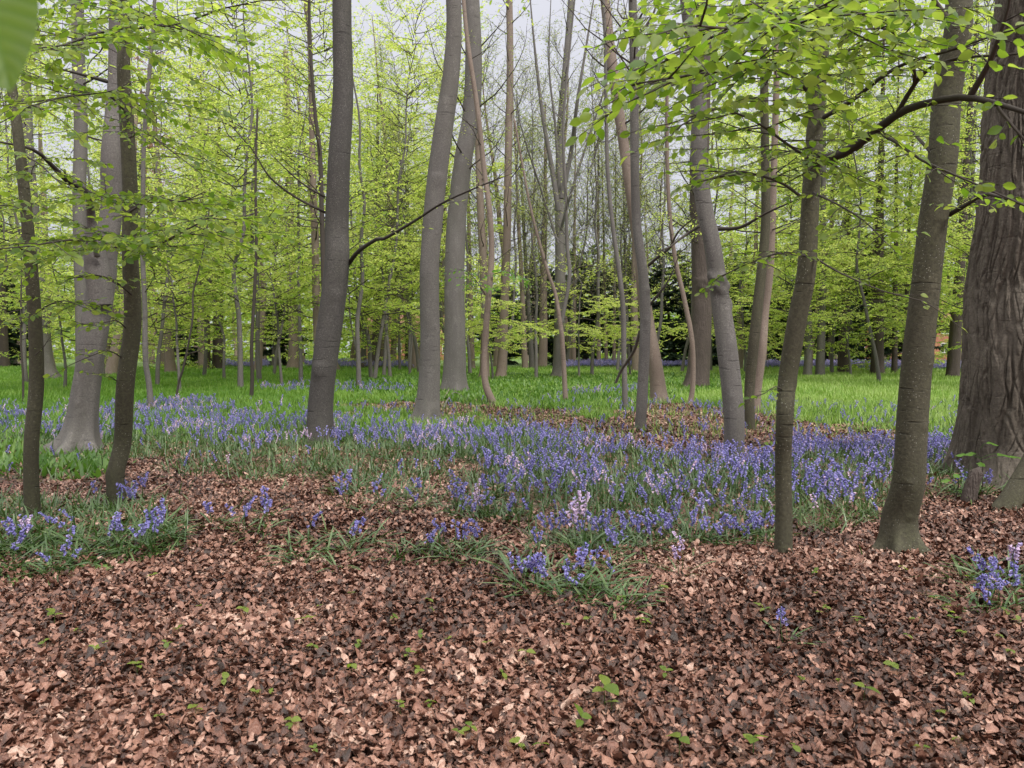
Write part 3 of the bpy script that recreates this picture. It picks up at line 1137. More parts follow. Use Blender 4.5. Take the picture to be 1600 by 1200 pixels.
# --- near trees -------------------------------------------------------------------------------------------------
NEARC = dict(z0=4.6, nb=9, bl=(1.2, 2.2), lsz=.08, ls=.12)
t1, C1, r1, b1, g1 = tree('beech_tree', 'thin speckled beech trunk rising from the bluebell bank, slightly bent', [(50, 808, 27), (55, 700, 26), (55, 600, 26), (52, 500, 24), (44, 350, 21), (28, 220, 19), (12, 130, 18), (-8, 30, 17)],
                          8.5, 'bark_near', sides=28, step=.03, flare=.18, fh=.15, seed=1, kn_px=[(550, 3.0, .02, .012), (640, 4.4, .018, .012)], **NEARC)
t3, C3, r3, b3, g3 = tree('beech_tree', 'slim olive grey beech rooted in dead leaves, leaf sprays hanging over it', [(183, 792, 31), (184, 740, 29), (190, 690, 30), (199, 600, 31), (205, 500, 30), (207, 400, 27), (205, 300, 25), (200, 200, 24), (198, 100, 22), (196, 30, 20), (194, -60, 19)],
                          9, 'bark_near', sides=28, step=.03, flare=.25, fh=.12, seed=3, kn_px=[(380, 4.6, .04, .02), (740, 3.6, .03, .02)], **NEARC)
t2, C2, r2, b2, g2 = tree('beech_tree', 'big fluted grey beech with spreading roots and a broken side limb', [(120, 708, 58), (124, 660, 52), (134, 600, 47), (146, 540, 46), (154, 480, 48), (159, 430, 47), (164, 390, 42), (172, 330, 36), (178, 250, 36), (180, 140, 34), (182, 30, 32), (184, -60, 30)],
                          15, 'bark_grey', sides=56, step=.05, flare=1.0, fh=.22, lobes=5, seed=2, flute=.14, kn_px=[(628, -1.5, .035, .02), (640, -1.2, .03, .02), (600, -1.9, .03, .015)], z0=6.5, nb=14, bl=(2, 3.5))
# broken limb stump on the fork
sg = Geo()
q, _ = crom(np.array([at(158, 475, 11.5), at(153, 430, 11.45), at(148, 392, 11.4), at(145, 366, 11.35), at(142, 335, 11.2), at(140, 305, 10.9)]), np.ones(6), .06)
sg.tube(q, np.interp(np.linspace(0, 1, len(q)), [0, .25, .5, .68, .85, 1], [.17, .18, .14, .07, .055, .05]), 18)
q, _ = crom(np.array([at(152, 400, 11.2), at(148, 385, 11.1), at(141, 377, 11.05), at(133, 378, 11), at(127, 383, 11)]), np.ones(5), .03)
sg.tube(q, np.linspace(.045, .018, len(q)), 8, cap=True)
obj('broken_limb', sg.mesh('broken_limb', base=b2), M['bark_grey'], t2)
branch(t2, b2, g2, [(140, 306, 10.9), (130, 296, 10.6), (105, 282, 10.2), (75, 252, 9.8), (50, 233, 9.5), (-10, 220, 9)], .05, .03, ls=.1, sp=.5, tl=.12, bare=.5)
branch(t2, b2, g2, [(166, 127, 11.3), (130, 117, 10.7), (95, 108, 10.2), (62, 98, 9.8)], .03, .012, ls=.07, sp=.3)

t4, C4, r4, b4, g4 = tree('beech_tree', 'dark smooth beech with curved trunk and a knot hole low down', [(500, 695, 44), (500, 640, 41), (506, 580, 40), (512, 530, 42), (523, 450, 41), (527, 400, 40), (525, 350, 38), (530, 250, 36), (536, 150, 33), (535, 50, 31), (533, -40, 30)],
                          14, 'bark_slate', sides=44, step=.04, flare=.36, fh=.22, seed=4, kn_px=[(578, -1.75, .09, .05), (462, -1.2, .07, .02)], z0=7, nb=14, bl=(2, 3.2))
branch(t4, b4, g4, [(545, 412, 12.3), (560, 393, 11.8), (590, 373, 11.2), (600, 373, 11), (645, 347, 10.6), (690, 318, 10.2), (740, 295, 9.9), (790, 275, 9.6)], .035, .006, leaf='leaf_pale', sp=.22, tl=.15, ls=.075, lsz=.075, bare=.45)
branch(t4, b4, g4, [(508, 332, 12.5), (460, 307, 12.2), (420, 275, 11.8), (395, 235, 11.6), (355, 190, 11.4)], .022, .005, sp=.2, tl=.22, ls=.06, bare=.3)
branch(t4, b4, g4, [(508, 308, 12.5), (470, 285, 12.3), (425, 243, 12)], .02, .005, sp=.25, tl=.25, ls=.07, bare=.5)
t5, C5, r5, b5, g5 = tree('beech_tree', 'pale grey beech with wavy trunk and flared foot at the field edge', [(666, 664, 38), (669, 625, 36), (672, 550, 33), (671, 450, 32), (672, 400, 31), (680, 300, 32), (693, 200, 31), (703, 130, 28), (709, 50, 25), (708, -40, 24)],
                          15, 'bark_grey', sides=40, step=.05, flare=.7, fh=.28, seed=5, kn_px=[(640, -1.0, .08, .05), (283, -1.3, .1, .03), (200, -1, .05, .02)], z0=8.5, nb=12, bl=(2, 3))
t15, C15, r15, b15, g15 = tree('beech_tree', 'knobbly grey beech standing in the bluebells, leaning out to the top', [(1146, 712, 33), (1145, 650, 34), (1136, 550, 34), (1128, 480, 32), (1120, 430, 30), (1112, 380, 28), (1100, 320, 27), (1092, 250, 26), (1092, 180, 27), (1085, 100, 24), (1076, 30, 20), (1065, -40, 18)],
                               13, 'bark_grey', sides=40, step=.035, flare=.1, fh=.2, seed=15, kn_px=[(441, -1.7, .07, .06), (436, -1.2, .05, .06), (449, -2.2, .05, .055), (455, -1.5, .045, .05), (448, -.5, .05, .05), (430, -2.6, .05, .05), (478, 0.0, .06, .04), (270, -2.6, .05, .04), (540, -1.3, .04, .012), (620, -1.8, .04, .012)], z0=6.5, nb=12, bl=(1.8, 2.8), rough=.045)
branch(t15, b15, g15, [(1118, 358, 11.2), (1157, 355, 10.8), (1197, 333, 10.4), (1250, 310, 10)], .03, .008, sp=.3, tl=.15, ls=.08, bare=.4)
branch(t15, b15, g15, [(1098, 350, 11.2), (1070, 368, 11), (1046, 386, 10.8), (1030, 392, 10.7)], .025, .008, sp=.3, tl=.2, ls=.09, bare=.4)
t18, C18, r18, b18, g18 = tree('beech_tree', 'slender crooked beech with leafy boughs, rooted in the near dead leaves', [(1224, 870, 31), (1226, 800, 28), (1224, 720, 28), (1222, 650, 29), (1231, 595, 31), (1245, 500, 33), (1258, 430, 32), (1265, 350, 31), (1272, 250, 29), (1277, 150, 27), (1280, 60, 25), (1283, -40, 23)],
                               8.5, 'bark_near', sides=32, step=.025, flare=.12, fh=.1, seed=18, kn_px=[(240, -1.2, .05, .03), (690, -1.2, .025, .01), (600, .2, .03, .012)], **NEARC)
t19, C19, r19, b19, g19 = tree('beech_tree', 'stout olive grey beech with flared roots in the near dead leaves', [(1408, 862, 62), (1411, 815, 59), (1417, 750, 55), (1425, 650, 53), (1435, 550, 52), (1447, 450, 50), (1460, 350, 49), (1472, 250, 50), (1482, 150, 49), (1492, 50, 46), (1500, -40, 44)],
                               10, 'bark_near', sides=64, step=.02, flare=.55, fh=.13, lobes=5, seed=19, rough=.02,
                               kn_px=[(752, -1.9, .028, .018), (665, -1.2, .03, .014), (562, -.9, .05, .014), (800, -1.5, .02, .014), (690, -1.1, .014, .01), (480, -1.6, .03, .008)], z0=4.8, nb=9, bl=(1.2, 2.2), lsz=.08, ls=.12)
branch(t19, b19, g19, [(1484, 335, 5.8), (1510, 320, 5.6), (1545, 303, 5.3), (1600, 320, 5.0), (1680, 330, 4.8)], .018, .006, leaf='leaf_near', tpl=FULL, sp=.12, tl=.3, ls=.05, lsz=.07, bare=.1)
branch(t19, b19, g19, [(1476, 28, 5.75), (1462, 5, 5.7), (1440, -40, 5.6)], .03, .02, ls=.1, sp=.5, tl=.1)
branch(t19, b19, g19, [(1455, 238, 5.8), (1440, 222, 5.9), (1424, 205, 6.1)], .014, .01, ls=0)

# the furrowed oak
t20, C20, r20, b20, g20 = tree('oak_tree', 'massive oak with deeply furrowed bark and a flared foot', [(1604, 752, 232), (1604, 700, 230), (1603, 650, 228), (1602, 550, 218), (1605, 450, 204), (1610, 350, 192), (1616, 250, 184), (1622, 150, 180), (1628, 50, 175), (1634, -60, 166)],
                               13, 'bark_oak', sides=640, step=.0125, flare=.4, fh=.35, lobes=6, seed=20, furrow=.045, rough=.03, kn_px=[(330, -2.0, .1, .05)], z0=6, nb=12, bl=(2, 4), lsz=.09)


# ------------------------------------------------------------------ leaf sprays near the camera, each a branch of its tree
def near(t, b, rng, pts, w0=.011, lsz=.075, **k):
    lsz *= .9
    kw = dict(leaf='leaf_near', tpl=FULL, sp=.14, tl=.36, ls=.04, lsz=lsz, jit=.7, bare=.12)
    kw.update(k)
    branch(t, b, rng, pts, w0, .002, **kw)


def pz(C, b, px, py):
    return (px, py, b[1])


# crooked beech: boughs
near(t18, b18, g18, [(1283, 250, 5.65), (1320, 238, 5.4), (1355, 215, 5.1), (1400, 180, 4.8), (1440, 163, 4.5), (1500, 152, 4.2), (1550, 160, 4.0), (1610, 178, 3.8), (1700, 200, 3.6)], .036, .07, sp=.2, tl=.17, ls=.065, bare=.3)
near(t18, b18, g18, [(1402, 177, 4.75), (1430, 130, 4.6), (1455, 106, 4.4), (1500, 90, 4.2), (1570, 86, 4.0), (1640, 78, 3.8)], .014, .07, sp=.2, tl=.2, ls=.07, bare=.3)
near(t18, b18, g18, [(1430, 130, 4.6), (1424, 95, 4.4), (1398, 52, 4.2), (1375, 44, 4.0), (1340, 48, 3.8)], .011, .07, sp=.16, tl=.3)
near(t18, b18, g18, [(1288, 183, 5.65), (1330, 158, 5.2), (1400, 106, 4.6), (1480, 80, 4.1), (1570, 50, 3.7)], .016, .07, sp=.2, tl=.18, ls=.07, bare=.3)
near(t18, b18, g18, [(1370, 207, 5.0), (1400, 222, 4.8), (1440, 250, 4.5), (1500, 277, 4.2), (1610, 325, 3.9)], .010, .07, sp=.16, tl=.25, ls=.06, bare=.25)
near(t18, b18, g18, [(1515, 152, 4.15), (1545, 100, 4.0), (1560, 60, 3.9), (1576, 10, 3.8), (1580, -40, 3.7)], .016, .075, sp=.2, tl=.22, ls=.06, bare=.3)
near(t18, b18, g18, [(1560, 168, 3.95), (1585, 200, 3.85), (1610, 228, 3.8)], .009, .07)
near(t18, b18, g18, [(1250, 306, 5.7), (1225, 288, 5.2), (1190, 275, 4.8), (1150, 268, 4.4), (1110, 280, 4.1)], .010, .07, sp=.17, tl=.4)
near(t18, b18, g18, [(1268, 250, 5.6), (1230, 225, 4.8), (1180, 190, 4.2), (1120, 170, 3.8), (1075, 190, 3.6)], .010, .07, sp=.15, tl=.42)
near(t18, b18, g18, [(1275, 160, 5.6), (1240, 120, 4.8), (1190, 105, 4.1), (1130, 110, 3.6), (1060, 120, 3.2), (1000, 130, 3.0)], .012, .075, sp=.13, tl=.36)
near(t18, b18, g18, [(1278, 60, 5.6), (1250, 30, 4.6), (1190, 35, 3.9), (1120, 55, 3.4), (1050, 90, 3.1)], .012, .075, sp=.13, tl=.38)
near(t18, b18, g18, [(1282, -20, 5.6), (1300, -10, 4.4), (1280, 25, 3.6), (1220, 40, 3.0), (1150, 45, 2.75), (1090, 40, 2.6)], .012, .075, sp=.13, tl=.36)
near(t18, b18, g18, [(1276, 100, 5.6), (1310, 85, 4.8), (1350, 70, 4.2), (1390, 60, 3.8)], .010, .072, sp=.14, tl=.4)
near(t18, b18, g18, [(1262, 400, 5.7), (1220, 395, 5.2), (1170, 412, 4.8), (1125, 432, 4.5)], .008, .065, sp=.17, tl=.26)
near(t18, b18, g18, [(1262, 395, 5.7), (1310, 425, 5.4), (1380, 455, 5.1), (1440, 470, 4.9), (1470, 488, 4.8)], .006, .06, sp=.26, tl=.14, ls=.1)
near(t18, b18, g18, [(1268, 300, 5.7), (1310, 320, 5.2), (1350, 345, 4.8), (1380, 375, 4.5)], .008, .07, sp=.18, tl=.3)
near(t18, b18, g18, [(1227, 612, 5.7), (1212, 604, 5.62), (1196, 614, 5.55)], .004, .06, sp=.09, tl=.3, ls=.06)
near(t18, b18, g18, [(1222, 690, 5.7), (1214, 690, 5.66)], .003, .045, sp=.09, tl=.3, ls=.05)

# slim beech and thin trunk: hanging sprays at the other side
near(t3, b3, g3, [(207, 392, 7.4), (240, 385, 6.6), (290, 360, 5.8), (335, 335, 5.2)], .012, .075, sp=.16, tl=.5)
near(t3, b3, g3, [(204, 330, 7.4), (240, 310, 6.6), (280, 315, 5.8), (320, 300, 5.3)], .010, .075, sp=.18, tl=.4)
near(t3, b3, g3, [(204, 395, 7.4), (170, 375, 6.4), (110, 375, 5.6), (40, 385, 5.0), (-20, 390, 4.8)], .012, .078, sp=.15, tl=.42)
near(t3, b3, g3, [(200, 180, 7.4), (170, 150, 6.2), (110, 150, 5.2), (50, 165, 4.6)], .011, .075, sp=.16, tl=.42)
near(t3, b3, g3, [(197, 60, 7.4), (160, 50, 6.0), (100, 70, 5.0), (50, 75, 4.4)], .011, .075, sp=.15, tl=.42)
near(t3, b3, g3, [(197, 30, 7.4), (220, 25, 6.2), (250, 40, 5.2), (290, 35, 4.6)], .011, .075, sp=.16, tl=.4)
near(t3, b3, g3, [(203, 215, 7.4), (225, 205, 6.9), (260, 230, 6.3), (300, 260, 5.9)], .009, .07, sp=.2, tl=.35)
near(t3, b3, g3, [(196, 512, 7.45), (180, 500, 7.2), (150, 508, 6.9), (125, 505, 6.7)], .006, .07, sp=.13, tl=.35)
near(t3, b3, g3, [(192, 560, 7.45), (170, 548, 7.2), (145, 555, 6.9), (110, 570, 6.6)], .005, .07, sp=.15, tl=.3)
near(t3, b3, g3, [(188, 600, 7.45), (175, 590, 7.35), (160, 586, 7.25)], .004, .06, sp=.13, tl=.3)
near(t3, b3, g3, [(205, 460, 7.4), (180, 440, 7.0), (150, 430, 6.6), (110, 435, 6.2)], .008, .072, sp=.16, tl=.4)
near(t1, b1, g1, [(44, 400, 7.0), (20, 378, 6.5), (-20, 370, 6.2)], .01, .07, sp=.2, tl=.3)
near(t1, b1, g1, [(52, 500, 7.0), (70, 480, 6.6), (100, 470, 6.2), (130, 480, 6.0)], .007, .07, sp=.16, tl=.4)
near(t1, b1, g1, [(30, 240, 7.0), (60, 255, 6.5), (100, 290, 6.1), (140, 300, 5.8)], .008, .072, sp=.16, tl=.42)
near(t1, b1, g1, [(40, 330, 7.0), (10, 320, 6.2), (-30, 330, 5.8)], .008, .072, sp=.16, tl=.42)
near(t1, b1, g1, [(55, 555, 7.0), (66, 545, 6.95), (76, 530, 6.9)], .004, .05, sp=.12, tl=.3, ls=.06)

# ------------------------------------------------------------------ trees of the middle distance
MID = dict(ls=.08, lsz=.082, sp=.25, wan=.17)
BARE = dict(ls=.12, lsz=.06, sp=.25, up=.3, leaf='leaf_pale', jit=.8, wan=.17)
tree('beech_tree', 'massive straight grey beech behind the pale wavy one, litter round its foot', [(710, 614, 40), (710, 590, 36), (711, 540, 35), (710, 450, 33), (713, 350, 31), (724, 250, 29), (736, 180, 28), (740, 100, 27), (737, 0, 25), (735, -50, 24)],
     19, 'bark_grey', z0=6, nb=22, bl=(2, 4.5), el=(.3, 1.1), sides=32, step=.12, flare=.35, fh=.5, seed=6, **BARE)
t7, C7, r7, b7, g7 = tree('beech_tree', 'thin beech with a hooked foot beside the massive straight grey one', [(774, 634, 13), (766, 620, 12), (758, 595, 11), (757, 550, 10), (762, 480, 10), (768, 400, 9.5), (765, 330, 9), (757, 270, 8.5), (746, 170, 8), (730, 60, 7), (722, -40, 6)],
                          13, 'bark_pink', z0=5, nb=12, bl=(1, 2.2), el=(.2, .9), seed=7, sides=14, flare=.5, fh=.1, **BARE)
branch(t7, b7, g7, [(764, 470, 21), (745, 440, 20), (730, 425, 19.5), (715, 420, 19)], .014, .004, leaf='leaf_green', ls=.1, lsz=.12, sp=.25, tl=.4)
branch(t7, b7, g7, [(766, 430, 21), (785, 425, 20), (805, 428, 19.5), (820, 440, 19)], .014, .004, leaf='leaf_green', ls=.1, lsz=.12, sp=.25, tl=.4)
tree('beech_tree', 'pinkish trunk leaning slightly, between the hooked thin beech and the forked tree', [(782, 592, 17), (786, 540, 15), (788, 480, 14), (792, 380, 13), (794, 250, 12), (797, 100, 11), (795, -40, 10)],
     20, 'bark_pink', z0=6, nb=22, bl=(2, 4), el=(.2, 1.1), seed=8, **BARE)
tree('beech_tree', 'low pinkish trunk close behind the hooked thin beech', [(757, 592, 16), (758, 540, 14), (757, 450, 13), (752, 350, 12), (748, 250, 11), (745, 100, 10)],
     17, 'bark_pink', z0=5, nb=16, bl=(2, 4), el=(.2, 1), seed=81, **BARE)
t9, C9, r9, b9, g9 = tree('young_tree', 'small tree forking low into two thin upright stems in the glade', [(884, 632, 8.5), (882, 590, 8), (879, 540, 8), (876, 510, 7.5), (868, 460, 6), (856, 425, 5.5), (843, 380, 5), (828, 320, 4)],
                          7.5, 'bark_pink', z0=2.6, nb=12, bl=(.8, 1.8), el=(.3, 1.2), sides=10, seed=9, flare=.1, **BARE)
fg = Geo()
P9 = np.array([at(876, 510, b9[1]), at(884, 470, b9[1]), at(890, 430, b9[1]), at(886, 380, b9[1] + .1), at(884, 300, b9[1]), at(880, 200, b9[1]), at(890, 80, b9[1]), at(900, -20, b9[1])])
C9b, _ = crom(P9, np.ones(8), .2)
fg.tube(C9b, np.linspace(.062, .02, len(C9b)), 9)
lv9 = Leaves()
for k in range(10):
    z = g9.uniform(3, 8)
    grow(fg, lv9, at_z(C9b, z), (math.cos(k * 2.4), math.sin(k * 2.4), .6), g9.uniform(.8, 1.8), .014, g9, ls=.16, lsz=.06, up=.3)
st9 = obj('second_stem', fg.mesh('second_stem', base=b9), M['bark_grey'], t9)
obj('leaves', lv9.geo(HEX, g9).mesh('leaves', base=b9), M['leaf_pale'], st9)
for (p_, s_) in (([(893, 425, 22), (905, 418, 21.8), (925, 415, 21.5), (950, 422, 21)], 0), ([(862, 440, 22), (850, 410, 22), (846, 370, 22), (850, 320, 22)], 1)):
    branch(t9, b9, g9, p_, .02, .005, leaf='leaf_pale', ls=.14, lsz=.06, sp=.35, tl=.3)
# multi-stemmed tree behind it
tm, Cm, rm, bm, gm = tree('multi_stemmed_tree', 'dark tree dividing into a fan of steep bare stems against the sky', [(873, 590, 22), (874, 540, 19), (875, 450, 17), (875, 380, 16), (874, 300, 14), (876, 200, 12), (884, 100, 10), (892, 0, 9)],
                          20, 'bark_grey', z0=6, nb=22, bl=(2, 4.5), el=(.8, 2.2), seed=90, **BARE)
for (p_, w_) in (([(873, 330, 34), (862, 260, 34), (848, 180, 34), (836, 80, 34), (826, -30, 34)], .13), ([(877, 310, 34), (892, 240, 34), (902, 160, 33), (918, 60, 33), (932, -30, 33)], .12),
                 ([(876, 360, 34), (896, 290, 33), (925, 200, 33), (960, 90, 33), (985, -20, 33)], .07), ([(872, 380, 34), (850, 310, 34), (815, 200, 33), (790, 90, 33)], .06), ([(874, 300, 34.3), (868, 200, 34.5), (858, 100, 34.5), (862, -30, 34.5)], .08)):
    branch(tm, bm, gm, p_, w_, .03, name='stem', bark='bark_grey', leaf='leaf_pale', ls=.3, lsz=.075, sp=.45, tl=.28, jit=.8)
tree('beech_tree', 'thin wavy stem at the rim of the bare litter patch', [(977, 643, 10), (976, 600, 9), (975, 550, 9), (974, 490, 8.5), (969, 440, 8), (961, 380, 7.5), (955, 330, 7), (950, 270, 6.5), (948, 200, 6), (945, 60, 5), (940, -40, 4.5)],
     11, 'bark_grey', z0=4, nb=14, bl=(.8, 2), el=(.2, 1), seed=10, sides=12, flare=.2, fh=.1, **BARE)
t11, C11, r11, b11, g11 = tree('beech_tree', 'upright grey beech with many short side twigs at the back of the bluebells', [(1000, 672, 17), (1002, 640, 18), (1005, 590, 18), (1008, 500, 18), (1005, 430, 17), (996, 350, 15), (992, 250, 14), (991, 100, 14), (988, 0, 13), (986, -50, 12)],
                               13, 'bark_grey', z0=6, nb=14, bl=(1.2, 2.4), el=(.2, 1), seed=11, sides=24, step=.05, flare=.1, kn_px=[(455, -1, .05, .04), (500, -1.5, .04, .03), (590, -2, .03, .02)], **BARE)
branch(t11, b11, g11, [(1013, 415, 15), (1030, 400, 14.8), (1046, 388, 14.6), (1060, 362, 14.4), (1085, 340, 14.2), (1110, 320, 14)], .03, .006, leaf='leaf_pale', sp=.3, tl=.2, ls=.1, bare=.4)
branch(t11, b11, g11, [(1013, 480, 15), (1022, 468, 14.9), (1038, 448, 14.8), (1050, 428, 14.8), (1060, 400, 14.8)], .028, .008, leaf='leaf_pale', sp=.3, tl=.2, ls=.1, bare=.4)
branch(t11, b11, g11, [(1000, 518, 15.2), (992, 545, 15.6), (982, 562, 16), (971, 578, 16.3), (962, 598, 16.5)], .035, .03, ls=0, label='bare limb bent down to the ground', bark='bark_grey')
branch(t11, b11, g11, [(990, 120, 15), (970, 90, 15), (950, 60, 15), (930, 50, 15)], .02, .006, leaf='leaf_pale', sp=.4, tl=.2, ls=.12)
branch(t11, b11, g11, [(992, 60, 15), (1010, 40, 15), (1025, 10, 15), (1030, -30, 15)], .03, .012, leaf='leaf_pale', sp=.4, tl=.2, ls=.12)
tree('beech_tree', 'leaning pinkish beech with broad flared foot beside the upright twiggy one', [(1032, 632, 27), (1028, 600, 25), (1022, 560, 23), (1011, 500, 22), (1002, 430, 19), (997, 380, 17), (985, 300, 17), (971, 200, 17), (956, 100, 17), (946, 0, 15), (940, -50, 14)],
     16, 'bark_pink', z0=7, nb=16, bl=(1.5, 3.2), el=(.2, 1), seed=12, sides=22, flare=.5, fh=.3, **BARE)
tree('beech_tree', 'thin pinkish stem curving up from a hooked foot beside the leaning pinkish beech', [(1076, 632, 9), (1081, 618, 9), (1083, 585, 8.5), (1080, 530, 8.5), (1069, 465, 8), (1056, 405, 7.5), (1047, 330, 7), (1043, 250, 6), (1042, 100, 5)],
     9, 'bark_pink', z0=3.2, nb=14, bl=(.8, 2), el=(.1, .8), seed=13, sides=12, flare=.5, fh=.08, **BARE)
tree('oak_tree', 'thick dark furrowed trunk with a burr, behind the knobbly grey beech', [(1087, 608, 40), (1092, 570, 36), (1096, 500, 33), (1097, 450, 33), (1095, 380, 31), (1092, 300, 30), (1094, 200, 30), (1098, 100, 28), (1102, -20, 26)],
     17, 'bark_dark', z0=4.5, nb=20, bl=(2, 4), el=(0, .8), seed=14, sides=40, step=.08, flare=.25, fh=.4, kn_px=[(447, -1.5, .25, .18)], **MID)
tree('beech_tree', 'olive grey beech curving upright just right of the knobbly one', [(1172, 674, 17), (1171, 640, 16), (1172, 600, 17), (1178, 520, 18), (1189, 430, 16.5), (1197, 350, 15), (1196, 250, 14), (1193, 130, 13), (1190, 0, 12), (1188, -50, 11)],
     12, 'bark_near', z0=5.0, nb=14, bl=(1.2, 2.4), el=(-.1, .5), seed=16, sides=22, step=.06, flare=.15, **MID)
tree('beech_tree', 'pinkish banded trunk close behind the olive grey curving beech', [(1180, 648, 16), (1184, 610, 14), (1190, 550, 14), (1196, 490, 14), (1202, 430, 13), (1206, 350, 12), (1210, 250, 11), (1214, 100, 10)],
     13, 'bark_pink', z0=4, nb=14, bl=(1.2, 2.6), el=(-.1, .5), seed=17, sides=18, flare=.35, fh=.2, **MID)
tree('beech_tree', 'slim upright stem close behind the slim olive grey beech', [(237, 646, 11), (232, 600, 10), (228, 560, 9.5), (226, 480, 9), (223, 400, 8.5), (222, 300, 8), (226, 200, 7), (238, 60, 6), (244, -30, 5)],
     9, 'bark_grey', z0=2.6, nb=16, bl=(.9, 2.2), el=(-.1, .5), seed=30, sides=12, flare=.15, **MID)
tree('sapling', 'crooked black stemmed sapling among the bluebells behind the slim trunks', [(274, 632, 4.5), (278, 600, 4), (288, 570, 4), (301, 500, 3.5), (300, 460, 3.5), (308, 430, 3), (320, 380, 2.5), (330, 300, 2)],
     5.5, 'twig', z0=1.3, nb=16, bl=(.7, 1.7), el=(-.2, .4), seed=31, sides=8, flare=0, **MID)
tree('sapling', 'straight dark sapling in the glade, left of the dark curved trunk', [(392, 624, 7), (394, 590, 7), (394, 540, 6), (397, 470, 6), (400, 380, 5), (400, 280, 4.5), (402, 170, 3.5)],
     8, 'twig', z0=1.7, nb=26, bl=(.8, 2.1), el=(-.2, .4), seed=32, sides=8, flare=.1, **MID)
tree('sapling', 'short thin sapling between the thin speckled trunk and the big fluted beech', [(36, 632, 4), (36, 590, 4), (34, 540, 3.5), (34, 490, 3), (32, 420, 2.5)],
     5, 'twig', z0=1.4, nb=14, bl=(.8, 1.8), el=(-.2, .4), seed=33, sides=8, flare=0, **MID)
tree('beech_tree', 'buttressed trunk on the meadow seen behind the thin speckled one', [(76, 594, 38), (70, 570, 30), (66, 520, 26), (60, 420, 22), (52, 320, 19), (45, 230, 18), (40, 100, 16)],
     18, 'bark_grey', z0=4, nb=22, bl=(2, 4), el=(0, .6), seed=34, sides=20, flare=.35, fh=.6, ls=.12, lsz=.11, sp=.35)
tree('beech_tree', 'smooth pillar trunk showing left of the big fluted beech', [(128, 600, 24), (128, 500, 23), (126, 400, 23), (125, 300, 23), (124, 200, 23), (123, 80, 22), (122, -30, 20)],
     18, 'bark_grey', z0=5, nb=18, bl=(2, 3.5), el=(0, .6), seed=35, d=22, sides=20, ls=.1, lsz=.09, sp=.35)
tree('beech_tree', 'leaning pink grey trunk between the big fluted beech and the slim one', [(173, 588, 24), (178, 560, 18), (184, 520, 15), (192, 460, 13), (200, 380, 12), (208, 280, 11)],
     15, 'bark_pink', z0=4, nb=18, bl=(2, 3.5), el=(0, .6), seed=36, flare=.3, fh=.4, ls=.12, lsz=.1, sp=.35)
t575 = tree('young_tree', 'small grey tree forking at head height near the mossy log', [(580, 592, 7), (578, 560, 7), (576, 530, 6.5), (570, 510, 6), (564, 490, 5), (556, 450, 4.5), (552, 380, 4)],
            9, 'bark_grey', z0=2, nb=24, bl=(1.2, 3), el=(-.1, .5), seed=37, sides=10, flare=.1, ls=.11, lsz=.1, sp=.3)
tree('sapling', 'thin straight stem standing in the far bluebell drift', [(625, 580, 4.5), (624, 540, 4.5), (623, 480, 4), (621, 400, 3.5), (618, 300, 3)],
     9, 'bark_grey', z0=2, nb=18, bl=(1.0, 2.6), el=(-.1, .5), seed=38, sides=8, flare=.1, ls=.12, lsz=.1, sp=.3)
tree('beech_tree', 'straight pinkish trunk beyond the meadow, left of the dark curved beech', [(458, 578, 19), (459, 540, 16), (457, 480, 15), (455, 400, 14), (453, 330, 13), (450, 200, 11), (446, 80, 9)],
     22, 'bark_pink', z0=4, nb=24, bl=(2, 4), el=(-.1, .6), seed=39, flare=.35, fh=.5, ls=.13, lsz=.12, sp=.36)
tree('beech_tree', 'pinkish trunk just left of the dark curved beech with a thin stem along it', [(497, 580, 15), (496, 540, 14), (494, 450, 13), (492, 380, 12.5), (490, 300, 11), (487, 200, 9), (484, 60, 8)],
     16, 'bark_pink', z0=4, nb=20, bl=(2, 3.6), el=(-.1, .6), seed=40, d=30, ls=.12, lsz=.11, sp=.36)
tree('young_tree', 'dark slender stem climbing just behind the dark curved beech to a broad leafy head', [(511, 640, 9), (509, 560, 9), (506, 450, 8.5), (503, 330, 8), (500, 240, 7.5), (492, 170, 6), (484, 60, 5)],
     10, 'twig', z0=3.5, nb=22, bl=(1.2, 2.8), el=(0, .8), seed=41, d=18, ls=.1, lsz=.085, sp=.28, leaf='leaf')

# ------------------------------------------------------------------ far trees: own trunks, shared crowns
def crown_variant(seed, H, z0, nb, bl, el, ls, lsz, sp, leaf_tpl=RHO, up=0.0, tint=.5, tl=.42, jit=.45, wan=.12, rb=.022, tr=.006):
    rng = np.random.default_rng(seed)
    g, lv = Geo(), Leaves()
    for k, z in enumerate(np.sort(rng.uniform(z0, H, nb))):
        a = k * 2.4 + rng.uniform(-1.1, 1.1)
        f = (z - z0) / (H - z0)
        prof = (.4 + .6 * math.sin(math.pi * (f * .78 + .2))) * rng.uniform(.55, 1.1)
        grow(g, lv, (0, 0, z), (math.cos(a), math.sin(a), rng.uniform(*el) + .9 * f ** 2), rng.uniform(*bl) * prof, rb * (1 - .5 * f), rng, sp=sp, ls=ls, lsz=lsz, up=up, tint=tint + rng.normal(0, .1), tl=tl,
             jit=jit, wan=wan, sides=4, tr=tr)
    return g.mesh('boughs'), lv.geo(leaf_tpl, rng, width=.75).mesh('crown')


def bare_trunk(seed, H, r):
    rng = np.random.default_rng(seed)
    z = np.linspace(-.2, H, 12)
    P = np.stack([np.cumsum(rng.normal(0, .16, 12)) * np.clip(z / 4, 0, 1), np.cumsum(rng.normal(0, .16, 12)) * np.clip(z / 4, 0, 1), z], 1)
    g, C, rr = trunk_geo(P, r * (1 - .93 * np.clip(z, 0, H) / H), rng, 12, .4, .4, .4, 4)
    return g.mesh('trunk')


